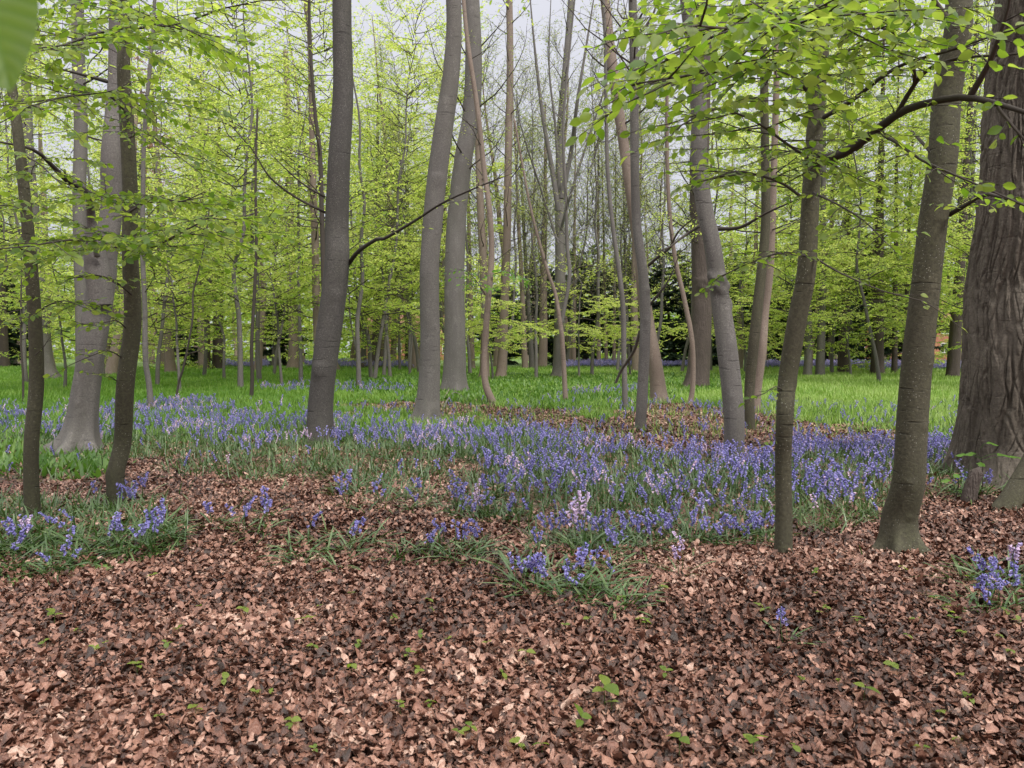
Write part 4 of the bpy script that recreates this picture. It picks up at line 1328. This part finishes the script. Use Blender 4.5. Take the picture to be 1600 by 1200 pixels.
FARV = [crown_variant(201, 25, 1.5, 84, (2.6, 5.2), (-.2, .7), .085, .155, .34, wan=.17), crown_variant(202, 27, 2.0, 88, (2.4, 5.0), (-.15, .8), .085, .15, .34, tint=.6, wan=.17),
        crown_variant(203, 23, 1.3, 78, (2.6, 5.4), (-.25, .6), .085, .155, .34, tint=.42, wan=.17)]
AIRV = [crown_variant(211, 22, 3.0, 78, (2.0, 4.2), (.2, 1.6), .3, .1, .22, up=.3, wan=.2, tint=.5, jit=.9, tr=.013), crown_variant(212, 24, 4.0, 80, (2.0, 4.6), (.2, 1.8), .34, .1, .22, up=.3, wan=.2, jit=.9, tr=.013)]
YOUV = [crown_variant(221, 6, 1.5, 32, (1.7, 3.6), (-.15, .4), .045, .094, .18, HEX, rb=.02), crown_variant(222, 7, 1.7, 36, (1.7, 3.8), (-.15, .4), .045, .094, .18, HEX, tint=.65, rb=.02),
        crown_variant(223, 4.5, 1.35, 26, (1.7, 3.2), (-.2, .2), .042, .094, .18, HEX, tint=.75, rb=.02)]
MIDV = [crown_variant(241, 15.5, 2.2, 66, (2.2, 4.2), (-.2, .6), .07, .105, .24, HEX, tint=.5, rb=.025, wan=.16), crown_variant(242, 14.5, 1.8, 64, (2.2, 4.4), (-.2, .5), .07, .105, .24, HEX, tint=.62, rb=.025, wan=.16),
        crown_variant(243, 16.5, 2.6, 66, (2.0, 4.0), (-.15, .7), .07, .105, .24, HEX, tint=.42, rb=.025, wan=.16)]
YEWV = [crown_variant(231, 9, .4, 90, (2.2, 4.6), (-.35, .3), .055, .27, .2, jit=.8, tint=.4, tl=.5), crown_variant(232, 11, .3, 100, (2.0, 4.4), (-.4, .25), .055, .27, .2, jit=.8, tint=.55, tl=.5)]
for (b_, c_) in FARV + YOUV + MIDV:
    b_.materials.append(M['twig']); c_.materials.append(M['leaf'])
for (b_, c_) in AIRV:
    b_.materials.append(M['twig']); c_.materials.append(M['leaf_pale'])
for (b_, c_) in YEWV:
    b_.materials.append(M['twig']); c_.materials.append(M['yew'])
COPPER = FARV[0][1].copy()
COPPER.materials.clear()
COPPER.materials.append(M['copper'])
TRK = [bare_trunk(301, 21, .26), bare_trunk(302, 22, .32), bare_trunk(303, 20, .2)]
for t_ in TRK:
    t_.materials.append(M['bark_pink'])
TRKM = [bare_trunk(304, 15, .09), bare_trunk(305, 14, .08), bare_trunk(306, 16, .1)]
for t_ in TRKM:
    t_.materials.append(M['bark_grey'])
TRKA = [bare_trunk(307, 21, .12), bare_trunk(308, 23, .13)]
for t_ in TRKA:
    t_.materials.append(M['bark_grey'])
TRKY = [bare_trunk(311, 8, .3)]
TRKY[0].materials.append(M['bark_dark'])
TRKS = [bare_trunk(321, 6.5, .05), bare_trunk(322, 7, .06)]
for t_ in TRKS:
    t_.materials.append(M['bark_grey'])
frng = np.random.default_rng(77)


def far_named(px, py, wd, lab, bark, var, lean=0.0, d=None, sc=1.0, crown=True, group=None, name='beech_tree'):
    """far tree with a trunk of its own under a shared crown; lean = sideways pixels at 300 px up"""
    b = ground_at(px, py) if d is None else at(px, py, d)
    b[2] = gh(b[0], b[1])
    d = b[1]
    r = wd * .5 * d / F
    H = 21
    dx = lean * d / F / (300 * d / F)
    z = np.linspace(-.15, H, 9)
    w_ = np.cumsum(frng.normal(0, .05, 9))
    P = np.stack([dx * z + w_ * .5, w_ * .3, z], 1)
    P[:2, 0] -= 0
    g, C, rr = trunk_geo(P, r * (1 - .88 * np.clip(z, 0, H) / H), frng, 12, .4, .35, .45, 4)
    t = thing(name, lab, 'tree', b, group)
    obj('trunk', g, M[bark], t)
    if crown:
        bo, cr = var
        for nm, me in (('boughs', bo), ('crown', cr)):
            o = obj(nm, me, None, t)
            o.rotation_euler = (0, 0, frng.uniform(0, 6.28)) if False else (0, 0, rot)
            o.scale = (sc,) * 3
    return t


rot = 0.0
FARN = [
    (265, 584, 16, 'pinkish trunk at the meadow edge behind the slim upright stem', 'bark_pink', 0, -12),
    (322, 579, 15, 'nearer of two close trunks sharing a mossy foot at the meadow edge', 'bark_dark', 1, 2),
    (341, 578, 18, 'broader of two close trunks sharing a mossy foot at the meadow edge', 'bark_dark', 2, 5),
    (429, 572, 10, 'grey trunk leaning back beyond the straight dark sapling', 'bark_grey', 0, 6),
    (567, 574, 10, 'slim trunk in front of the far brick house, behind the forked grey tree', 'bark_grey', 1, 8),
    (588, 577, 15, 'bent brown trunk rising from the mossy log', 'bark_dark', 2, 3),
    (597, 574, 8, 'thinnest of the row of brown trunks by the far bluebell drift', 'bark_pink', 0, 14),
    (603, 573, 9, 'reddish leaning trunk in the row by the far bluebell drift', 'bark_pink', 1, 12),
    (613, 573, 10, 'brown trunk in the row right behind the thin straight stem', 'bark_pink', 2, 8),
    (637, 573, 9, 'dark trunk against the red patch of the far house', 'bark_dark', 0, 2),
    (738, 578, 10, 'narrow trunk half hidden beside the massive straight grey beech', 'bark_pink', 0, -3),
    (821, 577, 10, 'tilted trunk of a leaning pair before the dark yews', 'bark_pink', 3, -14),
    (832, 576, 9, 'second tilted trunk of the leaning pair, paler', 'bark_grey', 4, -18),
    (848, 575, 15, 'light brown trunk with fluted foot before the dark yews', 'bark_pink', 3, 4),
    (897, 574, 8, 'slim post like trunk alone before the dark yews', 'bark_pink', 4, 0),
    (935, 573, 7, 'pale stub of a trunk under the low yew boughs', 'bark_pink', 3, -2),
    (948, 573, 6, 'thin leaning trunk under the low yew boughs', 'bark_pink', 4, -8),
    (959, 573, 6, 'thin straight trunk under the low yew boughs', 'bark_pink', 3, 1),
    (993, 582, 12, 'straight pinkish trunk just behind the upright twiggy beech', 'bark_pink', 4, -4),
    (1262, 587, 12, 'thin grey trunk behind the slender crooked beech', 'bark_grey', 0, 2),
    (1281, 589, 14, 'pale upright trunk behind the slender crooked beech', 'bark_grey', 1, -2),
    (1317, 583, 17, 'brown trunk before the dark conifers', 'bark_dark', 3, 4),
    (1370, 586, 19, 'warty banded trunk before the dark conifers', 'bark_dark', 0, -1),
    (1397, 585, 9, 'black trunk of a pair left of the stout olive beech', 'bark_dark', 2, -3),
    (1412, 584, 8, 'second black trunk of the pair left of the stout olive beech', 'bark_dark', 2, 4),
    (1489, 589, 19, 'leaning brown trunk in the gap between the stout beech and the oak', 'bark_dark', 1, 12),
    (1508, 586, 12, 'grey trunk partly behind the leaning brown one by the oak', 'bark_grey', 0, 4),
    (8, 575, 14, 'dark trunk at the meadow edge by the frame side', 'bark_dark', 1, 0),
    (22, 572, 10, 'grey trunk at the meadow edge next to the frame side', 'bark_grey', 2, 3)]
AV = FARV + AIRV
for (px, py, wd, lab, bk, vi, lean) in FARN:
    rot = frng.uniform(0, 6.28)
    far_named(px, py, wd, lab, bk, AV[vi], lean, sc=frng.uniform(.85, 1.1))


def copy_far(lab, group, x, y, trunk, var, sc, name='beech_tree', crown=None, zs=1.0):
    t = thing(name, lab, 'tree', (x, y, gh(x, y)), group, frng.uniform(0, 6.28), (sc, sc, sc * zs))
    t.rotation_euler = (frng.normal(0, .05), frng.normal(0, .05), t.rotation_euler.z)
    obj('trunk', trunk, None, t)
    obj('boughs', var[0], None, t)
    obj('crown', crown or var[1], None, t)
    return t


def pxx(px, d):
    return (px - 800) / F * d


# young beeches with layered low sprays
for (px, d, v, sc, lab) in [
        (770, 36, 2, 1.15, 'young beech with flat bright layers beside the pinkish leaning trunk'), (905, 40, 2, 1.2, 'young beech spreading flat bright layers under the fan of stems'),
        (985, 43, 2, 1.2, 'young beech with bright tiers behind the thin wavy stem'), (1240, 38, 0, 1.1, 'young beech behind the slender crooked trunk'),
        (1330, 42, 1, 1.2, 'young beech hanging over the right part of the glade'), (1440, 40, 1, 1.2, 'young beech behind the stout olive beech'),
        (1540, 36, 0, 1.2, 'young beech against the oak'), (280, 26, 0, 1.1, 'young beech behind the crooked black sapling'),
        (350, 36, 1, 1.2, 'young beech in front of the pair of close trunks'), (440, 30, 0, 1.15, 'young beech left of the dark curved trunk'),
        (560, 36, 0, 1.2, 'young beech around the small forked grey tree'), (100, 28, 0, 1.1, 'young beech behind the big fluted trunk'),
        (-20, 24, 1, 1.1, 'young beech at the frame side beyond the thin speckled trunk'), (640, 44, 1, 1.3, 'young beech behind the pale wavy trunk'),
        (1140, 44, 2, 1.3, 'young beech behind the knobbly grey trunk'), (200, 38, 2, 1.3, 'young beech seen beside the slim olive trunk')]:
    x = pxx(px, d)
    t_ = copy_far(lab, 'young beeches in the glade', x, d, TRKS[v % 2], YOUV[v], sc, 'young_tree')

# taller understorey beeches that make the green wall of the middle distance
for (px, d, v, sc, lab) in [
        (-140, 22, 0, 1.0, 'slim leafy beech outside the frame by the thin speckled trunk'), (40, 32, 1, 1.1, 'slim leafy beech behind the thin speckled trunk'), (160, 42, 2, 1.15, 'slim leafy beech behind the big fluted trunk'),
        (245, 30, 1, 1.05, 'slim leafy beech right behind the slim upright stem'), (318, 40, 0, 1.1, 'tall slim leafy beech behind the crooked black sapling'), (375, 27, 2, 1.0, 'tall slim leafy beech beside the straight dark sapling'),
        (428, 44, 1, 1.2, 'tall slim leafy beech near the straight pinkish trunk'), (470, 34, 0, 1.1, 'slim leafy beech hugging the dark curved trunk'), (560, 30, 2, 1.0, 'slim leafy beech right of the dark curved trunk'),
        (600, 42, 0, 1.15, 'slim leafy beech behind the small forked grey tree'), (640, 50, 1, 1.15, 'slim leafy beech just left of the pale wavy trunk'),
        (585, 37, 1, 1.3, 'tall slim leafy beech between dark curved and pale wavy trunks'), (668, 52, 2, 1.45, 'tall slim leafy beech far behind the pale wavy trunk'), (405, 35, 0, 1.25, 'tall slim leafy beech behind the straight dark sapling'),
        (205, 46, 2, 1.4, 'tall slim leafy beech far behind the slim olive trunk'), (1110, 50, 2, 1.3, 'tall slim leafy beech behind the thick dark furrowed trunk'),
        (1165, 48, 1, 1.1, 'slim leafy beech between knobbly and banded trunks'), (1235, 34, 2, 1.0, 'slim leafy beech behind the slender crooked trunk'),
        (1300, 46, 0, 1.15, 'slim leafy beech over the right of the glade'), (1375, 33, 1, 1.05, 'slim leafy beech left of the stout olive trunk'), (1450, 48, 2, 1.1, 'slim leafy beech behind the stout olive trunk'),
        (1525, 30, 0, 1.05, 'slim leafy beech close to the oak'), (1640, 26, 1, 1.05, 'slim leafy beech behind the oak')]:
    copy_far(lab, 'slim leafy beeches of the understorey', pxx(px, d), d, TRKM[v], MIDV[v], sc, zs=1.0)

# bare airy trees that break up the sky
for (px, d, v, sc, lab) in [(735, 44, 0, .85, 'airy tree behind the massive straight grey beech'), (790, 50, 1, .9, 'airy tree behind the pinkish leaning trunk'), (838, 38, 0, .75, 'airy tree left of the fan of bare stems'),
                            (925, 42, 1, .8, 'airy tree right of the fan of bare stems'), (965, 50, 0, .9, 'airy tree behind the thin wavy stem'), (1020, 40, 1, .75, 'airy tree behind the leaning pinkish beech'),
                            (1065, 48, 0, .85, 'airy tree behind the hooked pinkish stem'), (655, 46, 1, .85, 'airy tree behind the pale wavy beech'), (610, 40, 0, .8, 'airy tree behind the thin straight stem in the far drift'),
                            (700, 56, 1, 1.0, 'airy tree between wavy and massive beeches'), (885, 60, 0, 1.1, 'airy tree far behind the low forking small tree'), (985, 62, 1, 1.1, 'airy tree far behind the upright twiggy beech')]:
    copy_far(lab, 'airy trees before the sky', pxx(px, d), d, TRKA[v], AIRV[v], sc)

# dark yews and conifers at the back
for k, (px, d, sc, lab) in enumerate([(850, 70, .9, 'dark yew behind the leaning pair of trunks'), (915, 74, 1.0, 'dark yew with a low black arch of boughs'), (985, 72, 1.0, 'dark yew behind the thin wavy stem'),
                                      (1055, 62, .85, 'dark yew by the leaning pinkish beech'), (1135, 66, .95, 'dark yew behind the knobbly grey beech'), (1215, 72, .9, 'dark yew behind the banded pinkish trunk'),
                                      (1290, 68, .95, 'dark conifer behind the pale upright trunk'), (1345, 70, 1.1, 'tall dark conifer behind the warty trunk'), (1420, 72, 1.05, 'dark conifer behind the black pair of trunks'),
                                      (300, 66, .6, 'low dark evergreen behind the close trunks'), (445, 70, .7, 'dark evergreen behind the straight pinkish trunk'), (5, 64, .7, 'dark evergreen at the frame side'),
                                      (780, 76, .8, 'dark evergreen behind the hooked thin beech')]):
    copy_far(lab, 'evergreens along the back', pxx(px, d), d, TRKY[0], YEWV[k % 2], sc, 'yew_tree')

# the leafy wall behind everything
SECT = [(-250, 'far beech beyond the frame side by the thin speckled trunk'), (150, 'far beech in the leafy wall around the big fluted trunk'),
        (300, 'far beech in the leafy wall between slim and dark curved trunks'), (560, 'far beech in the leafy wall behind the pale wavy trunk'),
        (760, 'far airy tree against the sky behind the fan of stems'), (1080, 'far tree behind the knobbly and crooked beeches'),
        (1330, 'far tree behind the stout olive beech'), (1560, 'far tree behind the furrowed oak'), (2200, '')]
cells = []
for row, (d, gap) in enumerate([(52, 120), (64, 105), (80, 90), (102, 72)]):
    px = -300 + row * 33
    while px < 1900:
        cells.append((px + frng.uniform(-22, 22), d * frng.uniform(.95, 1.06)))
        px += gap
for (px, d) in cells:
    if 690 < px < 1110 and d < 62:
        continue
    s_ = [l for (a, l) in SECT if a <= px]
    lab = s_[-1] if s_ else SECT[0][1]
    airy = 700 < px < 1090
    if airy:
        if d > 95 and frng.uniform() < .3: continue
        v = AIRV[frng.integers(2)]
    else:
        v = FARV[frng.integers(3)]
    cop = COPPER if (240 < px < 330 and 58 < d < 90) else None
    if cop is not None:
        lab = 'copper tinted far beech in the leafy wall between slim and dark curved trunks'
        v = FARV[0]
    copy_far(lab, lab, pxx(px, d), d, TRK[frng.integers(3)], v, frng.uniform(.85, 1.2), crown=cop, zs=frng.uniform(.9, 1.15))


def far_wood():
    """the mass of the wood beyond the last trees one can tell apart"""
    rng = np.random.default_rng(55)
    n = 90000
    px = rng.uniform(-700, 2300, n)
    d = rng.uniform(122, 165, n)
    x = pxx(px, d)
    top = 15 + 9 * vn(x / 11, d / 30, 3) + np.where((px > 660) & (px < 1120), -4, 3)
    z = rng.uniform(0, 1, n) ** .9 * top
    keep = vn(x / 3.2, z / 2.2 + d, 8) > .25
    P = np.stack([x, d, z], 1)[keep]
    px, d = rng.uniform(-700, 2300, 45000), rng.uniform(125, 150, 45000)
    P = np.vstack([P, np.stack([pxx(px, d), d, rng.uniform(0, 10, 45000)], 1)])
    m = len(P)
    D = rng.normal(0, 1, (m, 3)) * (1, 1, .4)
    Nn = rng.normal(0, .6, (m, 3)) + (0, -.3, .8)
    g = Geo()
    place(g, RHO, P, D, Nn, rng.uniform(.5, 1.1, m), .7, 0, 0, 0, np.clip(rng.normal(.4, .2, m) + (vn(P[:, 0] / 6, P[:, 2] / 4, 2) - .5), 0, 1))
    tag(obj('far_wood', g, M['leaf']), 'unbroken green mass of the far wood closing the view', 'wood', kind='stuff')


far_wood()


# ------------------------------------------------------------------ brick houses behind the wood
def house(lab, px, d, w_, h_, dep):
    bm = plain_mat('red_brick', [(.3, (.33, .12, .08)), (.7, (.42, .2, .15))], .9, .2, 3, 0, False)
    gl = plain_mat('dark_glass', [(0, (.03, .035, .04)), (1, (.05, .055, .06))], .15, .5, 2, 0, False)
    wh = plain_mat('white_paint', [(0, (.7, .68, .64)), (1, (.78, .76, .72))], .6, .3, 2, 0, False)
    rf = plain_mat('roof_tile', [(.3, (.16, .08, .06)), (.7, (.24, .12, .09))], .9, .2, 5, 0, False)
    x = pxx(px, d)
    t = thing('brick_house', lab, 'house', (x, d, gh(x, d)))

    def bx(g, x0, x1, y0, y1, z0, z1):
        V = [(a, b, c) for c in (z0, z1) for b in (y0, y1) for a in (x0, x1)]
        g.add(V, [(0, 1, 5, 4), (1, 3, 7, 5), (3, 2, 6, 7), (2, 0, 4, 6), (4, 5, 7, 6), (2, 3, 1, 0)])
    g = Geo()
    bx(g, -w_ / 2, w_ / 2, 0, dep, -.3, h_)
    obj('wall', g.mesh('wall', False), bm, t)
    g = Geo()
    V = [(-w_ / 2 - .3, -.4, h_ - .05), (w_ / 2 + .3, -.4, h_ - .05), (w_ / 2 + .3, dep + .4, h_ - .05), (-w_ / 2 - .3, dep + .4, h_ - .05), (-w_ / 2 - .3, dep / 2, h_ + 3), (w_ / 2 + .3, dep / 2, h_ + 3)]
    g.add(V, [(0, 1, 5, 4), (2, 3, 4, 5), (0, 3, 2, 1)], [(1, 2, 5), (3, 0, 4)])
    obj('roof', g.mesh('roof', False), rf, t)
    n = int(w_ / 3)
    for k in range(n):
        cx = -w_ / 2 + (k + .5) * w_ / n
        for z in (.9, 3.7):
            if z + 1.5 > h_: continue
            g = Geo()
            bx(g, cx - .6, cx + .6, -.06, .02, z, z + 1.5)
            f = obj('window', g.mesh('window', False), wh, t)
            g = Geo()
            bx(g, cx - .5, cx - .04, -.07, -.05, z + .1, z + 1.4)
            bx(g, cx + .04, cx + .5, -.07, -.05, z + .1, z + 1.4)
            obj('pane', g.mesh('pane', False), gl, f)


house('red brick house far behind the wood, seen past the furrowed oak', 1475, 112, 16, 6.2, 8)
house('red brick house far behind the wood, seen past the pale wavy beech', 640, 108, 14, 3.6, 7)


# ------------------------------------------------------------------ small things on the floor
def stick(name, lab, pts, r0, r1, bark='twig', lift=.02, k=7, cat='stick', cap=True):
    P = []
    for (px, py, dz) in pts:
        p = ground_at(px, py)
        p[2] += dz + lift
        P.append(p)
    C, _ = crom(np.array(P), np.ones(len(P)), .05)
    g = Geo()
    g.tube(C, np.linspace(r0, r1, len(C)), k, .5, cap=cap)
    tag(obj(name, g.mesh(name, base=C[0]), M[bark], None, C[0]), lab, cat)


# broken stub with sycamore shoots, and the leaning stem by the oak
p = ground_at(1513, 788)
t = thing('broken_stub', 'short broken brown stub leaning in front of the furrowed oak', 'stump', p)
g = Geo()
P = np.array([p + (0, 0, -.05), at(1515, 775, p[1]), at(1520, 755, p[1]), at(1527, 738, p[1])])
C, R = crom(P, np.array([.075, .07, .064, .062]), .02)
tg, _, _ = trunk_geo(P, np.array([.078, .07, .064, .06]), RNG, 18, .02, .1, .1, 3, .08)
obj('stub', tg.mesh('stub', base=p), M['bark_dark'], t)
PALM = None


def palm_leaf(g, c, d, size, rng, tint):
    """five-lobed sycamore blade"""
    d = nrm(np.asarray(d, float))
    S = nrm(np.cross(UP, d))
    U = np.cross(d, S)
    ang = np.linspace(-2.5, 2.5, 21)
    prof = .55 + .45 * np.abs(np.cos(ang * 1.25)) ** 1.5
    prof *= (1 - .35 * (np.abs(ang) / 2.5) ** 2)
    V = [np.asarray(c)]
    for a_, r_ in zip(ang, prof):
        V.append(c + size * r_ * (math.cos(a_) * d * .8 + math.sin(a_) * S * .7) + d * size * .3 - U * size * .25 * r_ ** 2 * abs(math.sin(a_)) - U * .15 * size * r_)
    g.add(V, None, [(0, i + 1, i + 2) for i in range(20)], tint)


def sycamore(lab, px, py, top, leaves):
    b = ground_at(px, py)
    rng = np.random.default_rng(px)
    t = thing('sycamore_sapling', lab, 'sapling', b)
    g = Geo()
    e = at(*top, b[1])
    g.tube(np.array([b, (b + e) / 2 + (.02, 0, 0), e]), [.008, .006, .004], 6)
    obj('stem', g.mesh('stem', base=b), M['twig'], t)
    for (lx, ly, s) in leaves:
        g = Geo()
        c = at(lx, ly, b[1] - .05)
        j = b + (e - b) * np.clip((c[2] - b[2]) / max(e[2] - b[2], .01) * .85, .2, 1)
        g.tube(np.array([j, (j + c) / 2 + (0, 0, .015), c]), [.002, .002, .0015], 4, .2)
        dr = (c - j) * (1, 1, 0) + (0, -.05, -.02)
        palm_leaf(g, c, dr, s, rng, rng.uniform(.3, .9))
        obj('leaf', g.mesh('leaf', base=b), M['leaf_green'], t)


sycamore('sycamore sapling with drooping lobed leaves in front of the oak foot', 1535, 772, (1530, 690), [(1518, 706, .1), (1545, 690, .09), (1560, 708, .11), (1580, 712, .1), (1532, 722, .09), (1505, 708, .1)])
sycamore('low sycamore seedling with two pairs of leaves beside the broken stub', 1492, 785, (1497, 735), [(1480, 748, .09), (1510, 752, .09), (1494, 740, .08), (1500, 765, .07)])
p = ground_at(1572, 797)
P = np.array([p + (-.05, 0, -.08), at(1580, 782, p[1]), at(1594, 755, p[1] + .03), at(1615, 715, p[1] + .06), at(1650, 640, p[1] + .1), at(1680, 500, p[1]), at(1700, 300, p[1]), at(1710, 100, p[1])])
tg, _, _ = trunk_geo(P, np.array([.115, .098, .09, .085, .08, .075, .06, .04]), RNG, 24, .03, .15, .1, 3)
t = thing('beech_tree', 'small curved stem leaning out of the picture beside the oak', 'tree', p)
obj('trunk', tg.mesh('trunk', base=p), M['bark_near'], t)

stick('fallen_branch', 'grey fallen branch curving over the litter at the massive straight beech', [(692, 642, 0), (700, 628, .1), (712, 622, .15), (735, 632, .05), (742, 640, 0)], .03, .012, 'bark_grey', cat='fallen branch')
stick('fallen_branch', 'short forked dead branch on litter between wavy and massive beeches', [(690, 634, 0), (697, 624, .12), (702, 618, .2)], .025, .01, 'bark_pink', cat='fallen branch')
stick('twig', 'brown stick poking from dead leaves below the field corner', [(925, 1008, 0), (935, 993, .02), (944, 980, .05)], .007, .004)
stick('twig', 'thin dark twig lying across the near leaves under the flowering bank', [(410, 1048, 0), (432, 1030, .02), (455, 1018, .01)], .005, .003)
stick('twig', 'curved twig on the leaves near the bottom middle', [(480, 1075, 0), (500, 1068, .02), (530, 1050, .01)], .004, .003)
stick('twig', 'pale straight twig on the near leaves below the crooked beech', [(1455, 1150, .02), (1470, 1135, .01), (1492, 1112, .01)], .005, .003, 'bark_pink')
stick('mossy_log', 'dark mossy log end lying at the foot of the bent brown trunk', [(566, 577, .1), (580, 575.5, .1), (592, 576, .1)], .35, .3, 'bark_dark', k=12, cat='log')

# the leaf hanging right in front of the lens, on its twig
t = thing('beech_twig', 'beech twig with one large leaf hanging close in the upper corner', 'twig', at(-40, -95, .45))
b = at(-40, -95, .45)
g = Geo()
tip = at(12, 140, .43)
dv = tip - b
L_ = np.linalg.norm(dv)
nt_, nw_ = 60, 25
tt, ww = np.meshgrid(np.linspace(0, 1, nt_), np.linspace(-1, 1, nw_), indexing='ij')
half = .5 * .56 * np.sin(np.pi * tt ** .8) ** .72
dn = nrm(dv)
sn = nrm(np.cross([.15, -1, .1], dn))
un = np.cross(dn, sn)
vein = .010 * np.abs(np.sin(np.pi * (tt * 11 - np.abs(ww) * 1.8))) * np.abs(ww) ** .5 + .035 * np.abs(ww) - .05 * tt ** 2 + .006 * np.sin(14 * tt + 3 * ww)
V = b + L_ * (tt[..., None] * dn + (ww * half)[..., None] * sn + vein[..., None] * un)
i_, j_ = np.meshgrid(np.arange(nt_ - 1), np.arange(nw_ - 1), indexing='ij')
a_ = (i_ * nw_ + j_).ravel()
g.add(V.reshape(-1, 3), np.stack([a_, a_ + 1, a_ + nw_ + 1, a_ + nw_], 1), None, (.05 + .2 * np.abs(np.sin(np.pi * (tt * 11 - np.abs(ww) * 1.8))) * (np.abs(ww) > .04)).ravel())
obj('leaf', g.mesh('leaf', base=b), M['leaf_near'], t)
g = Geo()
g.tube(np.array([b + dv * .02, b + (-.01, 0, .03), b + (-.05, .02, .07), b + (-.14, .05, .12)]), [.0012, .0014, .002, .003], 6)
obj('stalk', g.mesh('stalk', base=b), M['twig'], t)


# green seedlings in the dead leaves
def seedlings():
    rng = np.random.default_rng(91)
    lvs, stm = [], []
    for k in range(6):
        g = Geo()
        place(g, FULL, np.array([[0, 0, 0.]]), np.array([[1, 0, .25]]), np.array([[0, 0, 1.]]), .045, .75, .25, .3, 0, rng.uniform(.2, .9))
        me = g.mesh('leaf')
        me.materials.append(M['leaf_near'])
        lvs.append(me)
    g = Geo()
    g.tube(np.array([(0, 0, -.01), (.003, 0, .03), (0, .003, .06)]), [.0016, .0014, .001], 5)
    st = g.mesh('stem')
    st.materials.append(M['strap'])
    spots = [(945, 1112, 1.6, 'large two leaved bright seedling near the bottom middle of the leaf floor'), (1350, 1108, 1.3, 'upright two leaved seedling below the stout beech'), (1062, 1192, 1.3, 'wide two leaved seedling at the lower edge under the crooked beech'),
             (1176, 1192, 1.3, 'leaning seedling at the lower edge right of the wide one'), (908, 1152, 1.1, 'upright narrow seedling below the large two leaved one'), (822, 1045, 1.1, 'yellow green seedling on the leaves below the field corner'),
             (238, 915, .9, 'single round seedling below the bank by the slim trunk'), (85, 982, 1.2, 'dark green seedling below the bank by the thin trunk'), (160, 1028, .9, 'bright seedling on the leaves, lower left of the floor'),
             (382, 972, 1.0, 'round leaved seedling on bare leaves below the sparse bluebells')]
    rest = [(70, 1022), (280, 1002), (260, 1022), (310, 960), (470, 985), (490, 1030), (500, 960), (550, 940), (215, 1060), (400, 1100), (350, 1085), (425, 1100), (250, 1138), (490, 1190), (120, 1000),
            (675, 965), (700, 1015), (615, 980), (560, 1025), (655, 1065), (760, 1022), (785, 1072), (625, 1125), (715, 1168), (735, 1160), (810, 1185), (550, 1060), (920, 985), (1000, 985), (1010, 990), (1040, 1070),
            (1185, 960), (1195, 968), (1275, 940), (1290, 965), (1340, 985), (1280, 970), (1430, 985), (1460, 950), (1480, 960), (1395, 1060), (1310, 1080), (1500, 1075), (1505, 1105), (1515, 1110), (1440, 1190), (1470, 1130), (1590, 985), (1560, 1010), (1240, 1190)]

    for _ in range(20):
        rest.append((rng.uniform(0, 1600), 900 + 290 * rng.uniform() ** 1.3))
    for _ in range(12):
        rest.append((rng.uniform(1380, 1600), rng.uniform(880, 1010)))

    def one(px, py, sc, lab, grp=None):
        p = ground_at(px, py)
        p[2] += .02
        t = thing('seedling', lab, 'seedling', p, grp, rng.uniform(0, 6.283), sc)
        obj('stem', st, None, t)
        n = int(rng.integers(2, 4))
        a0 = rng.uniform(0, 6.28)
        for k in range(n):
            o = obj('leaf', lvs[rng.integers(6)], None, t, (0, 0, .058 - .012 * (k // 2)))
            o.rotation_euler = (rng.normal(0, .2), rng.normal(0, .3), a0 + k * (3.1 if n == 2 else 2.1) + rng.normal(0, .2))
            s = rng.uniform(.75, 1.2)
            o.scale = (s, s, s)
    for (px, py, sc, lab) in spots:
        one(px, py, sc, lab)
    for (px, py) in rest:
        if px < 560:
            lab = 'tiny green seedling on the near leaves below bank and dark curved beech'
        elif px < 1090:
            lab = 'tiny green seedling on the near leaves below the flower field'
        else:
            lab = 'tiny green seedling on the near leaves below crooked and stout beeches'
        one(px, py, rng.uniform(.55, .9), lab, lab.replace('tiny green seedling', 'tiny seedlings'))


seedlings()
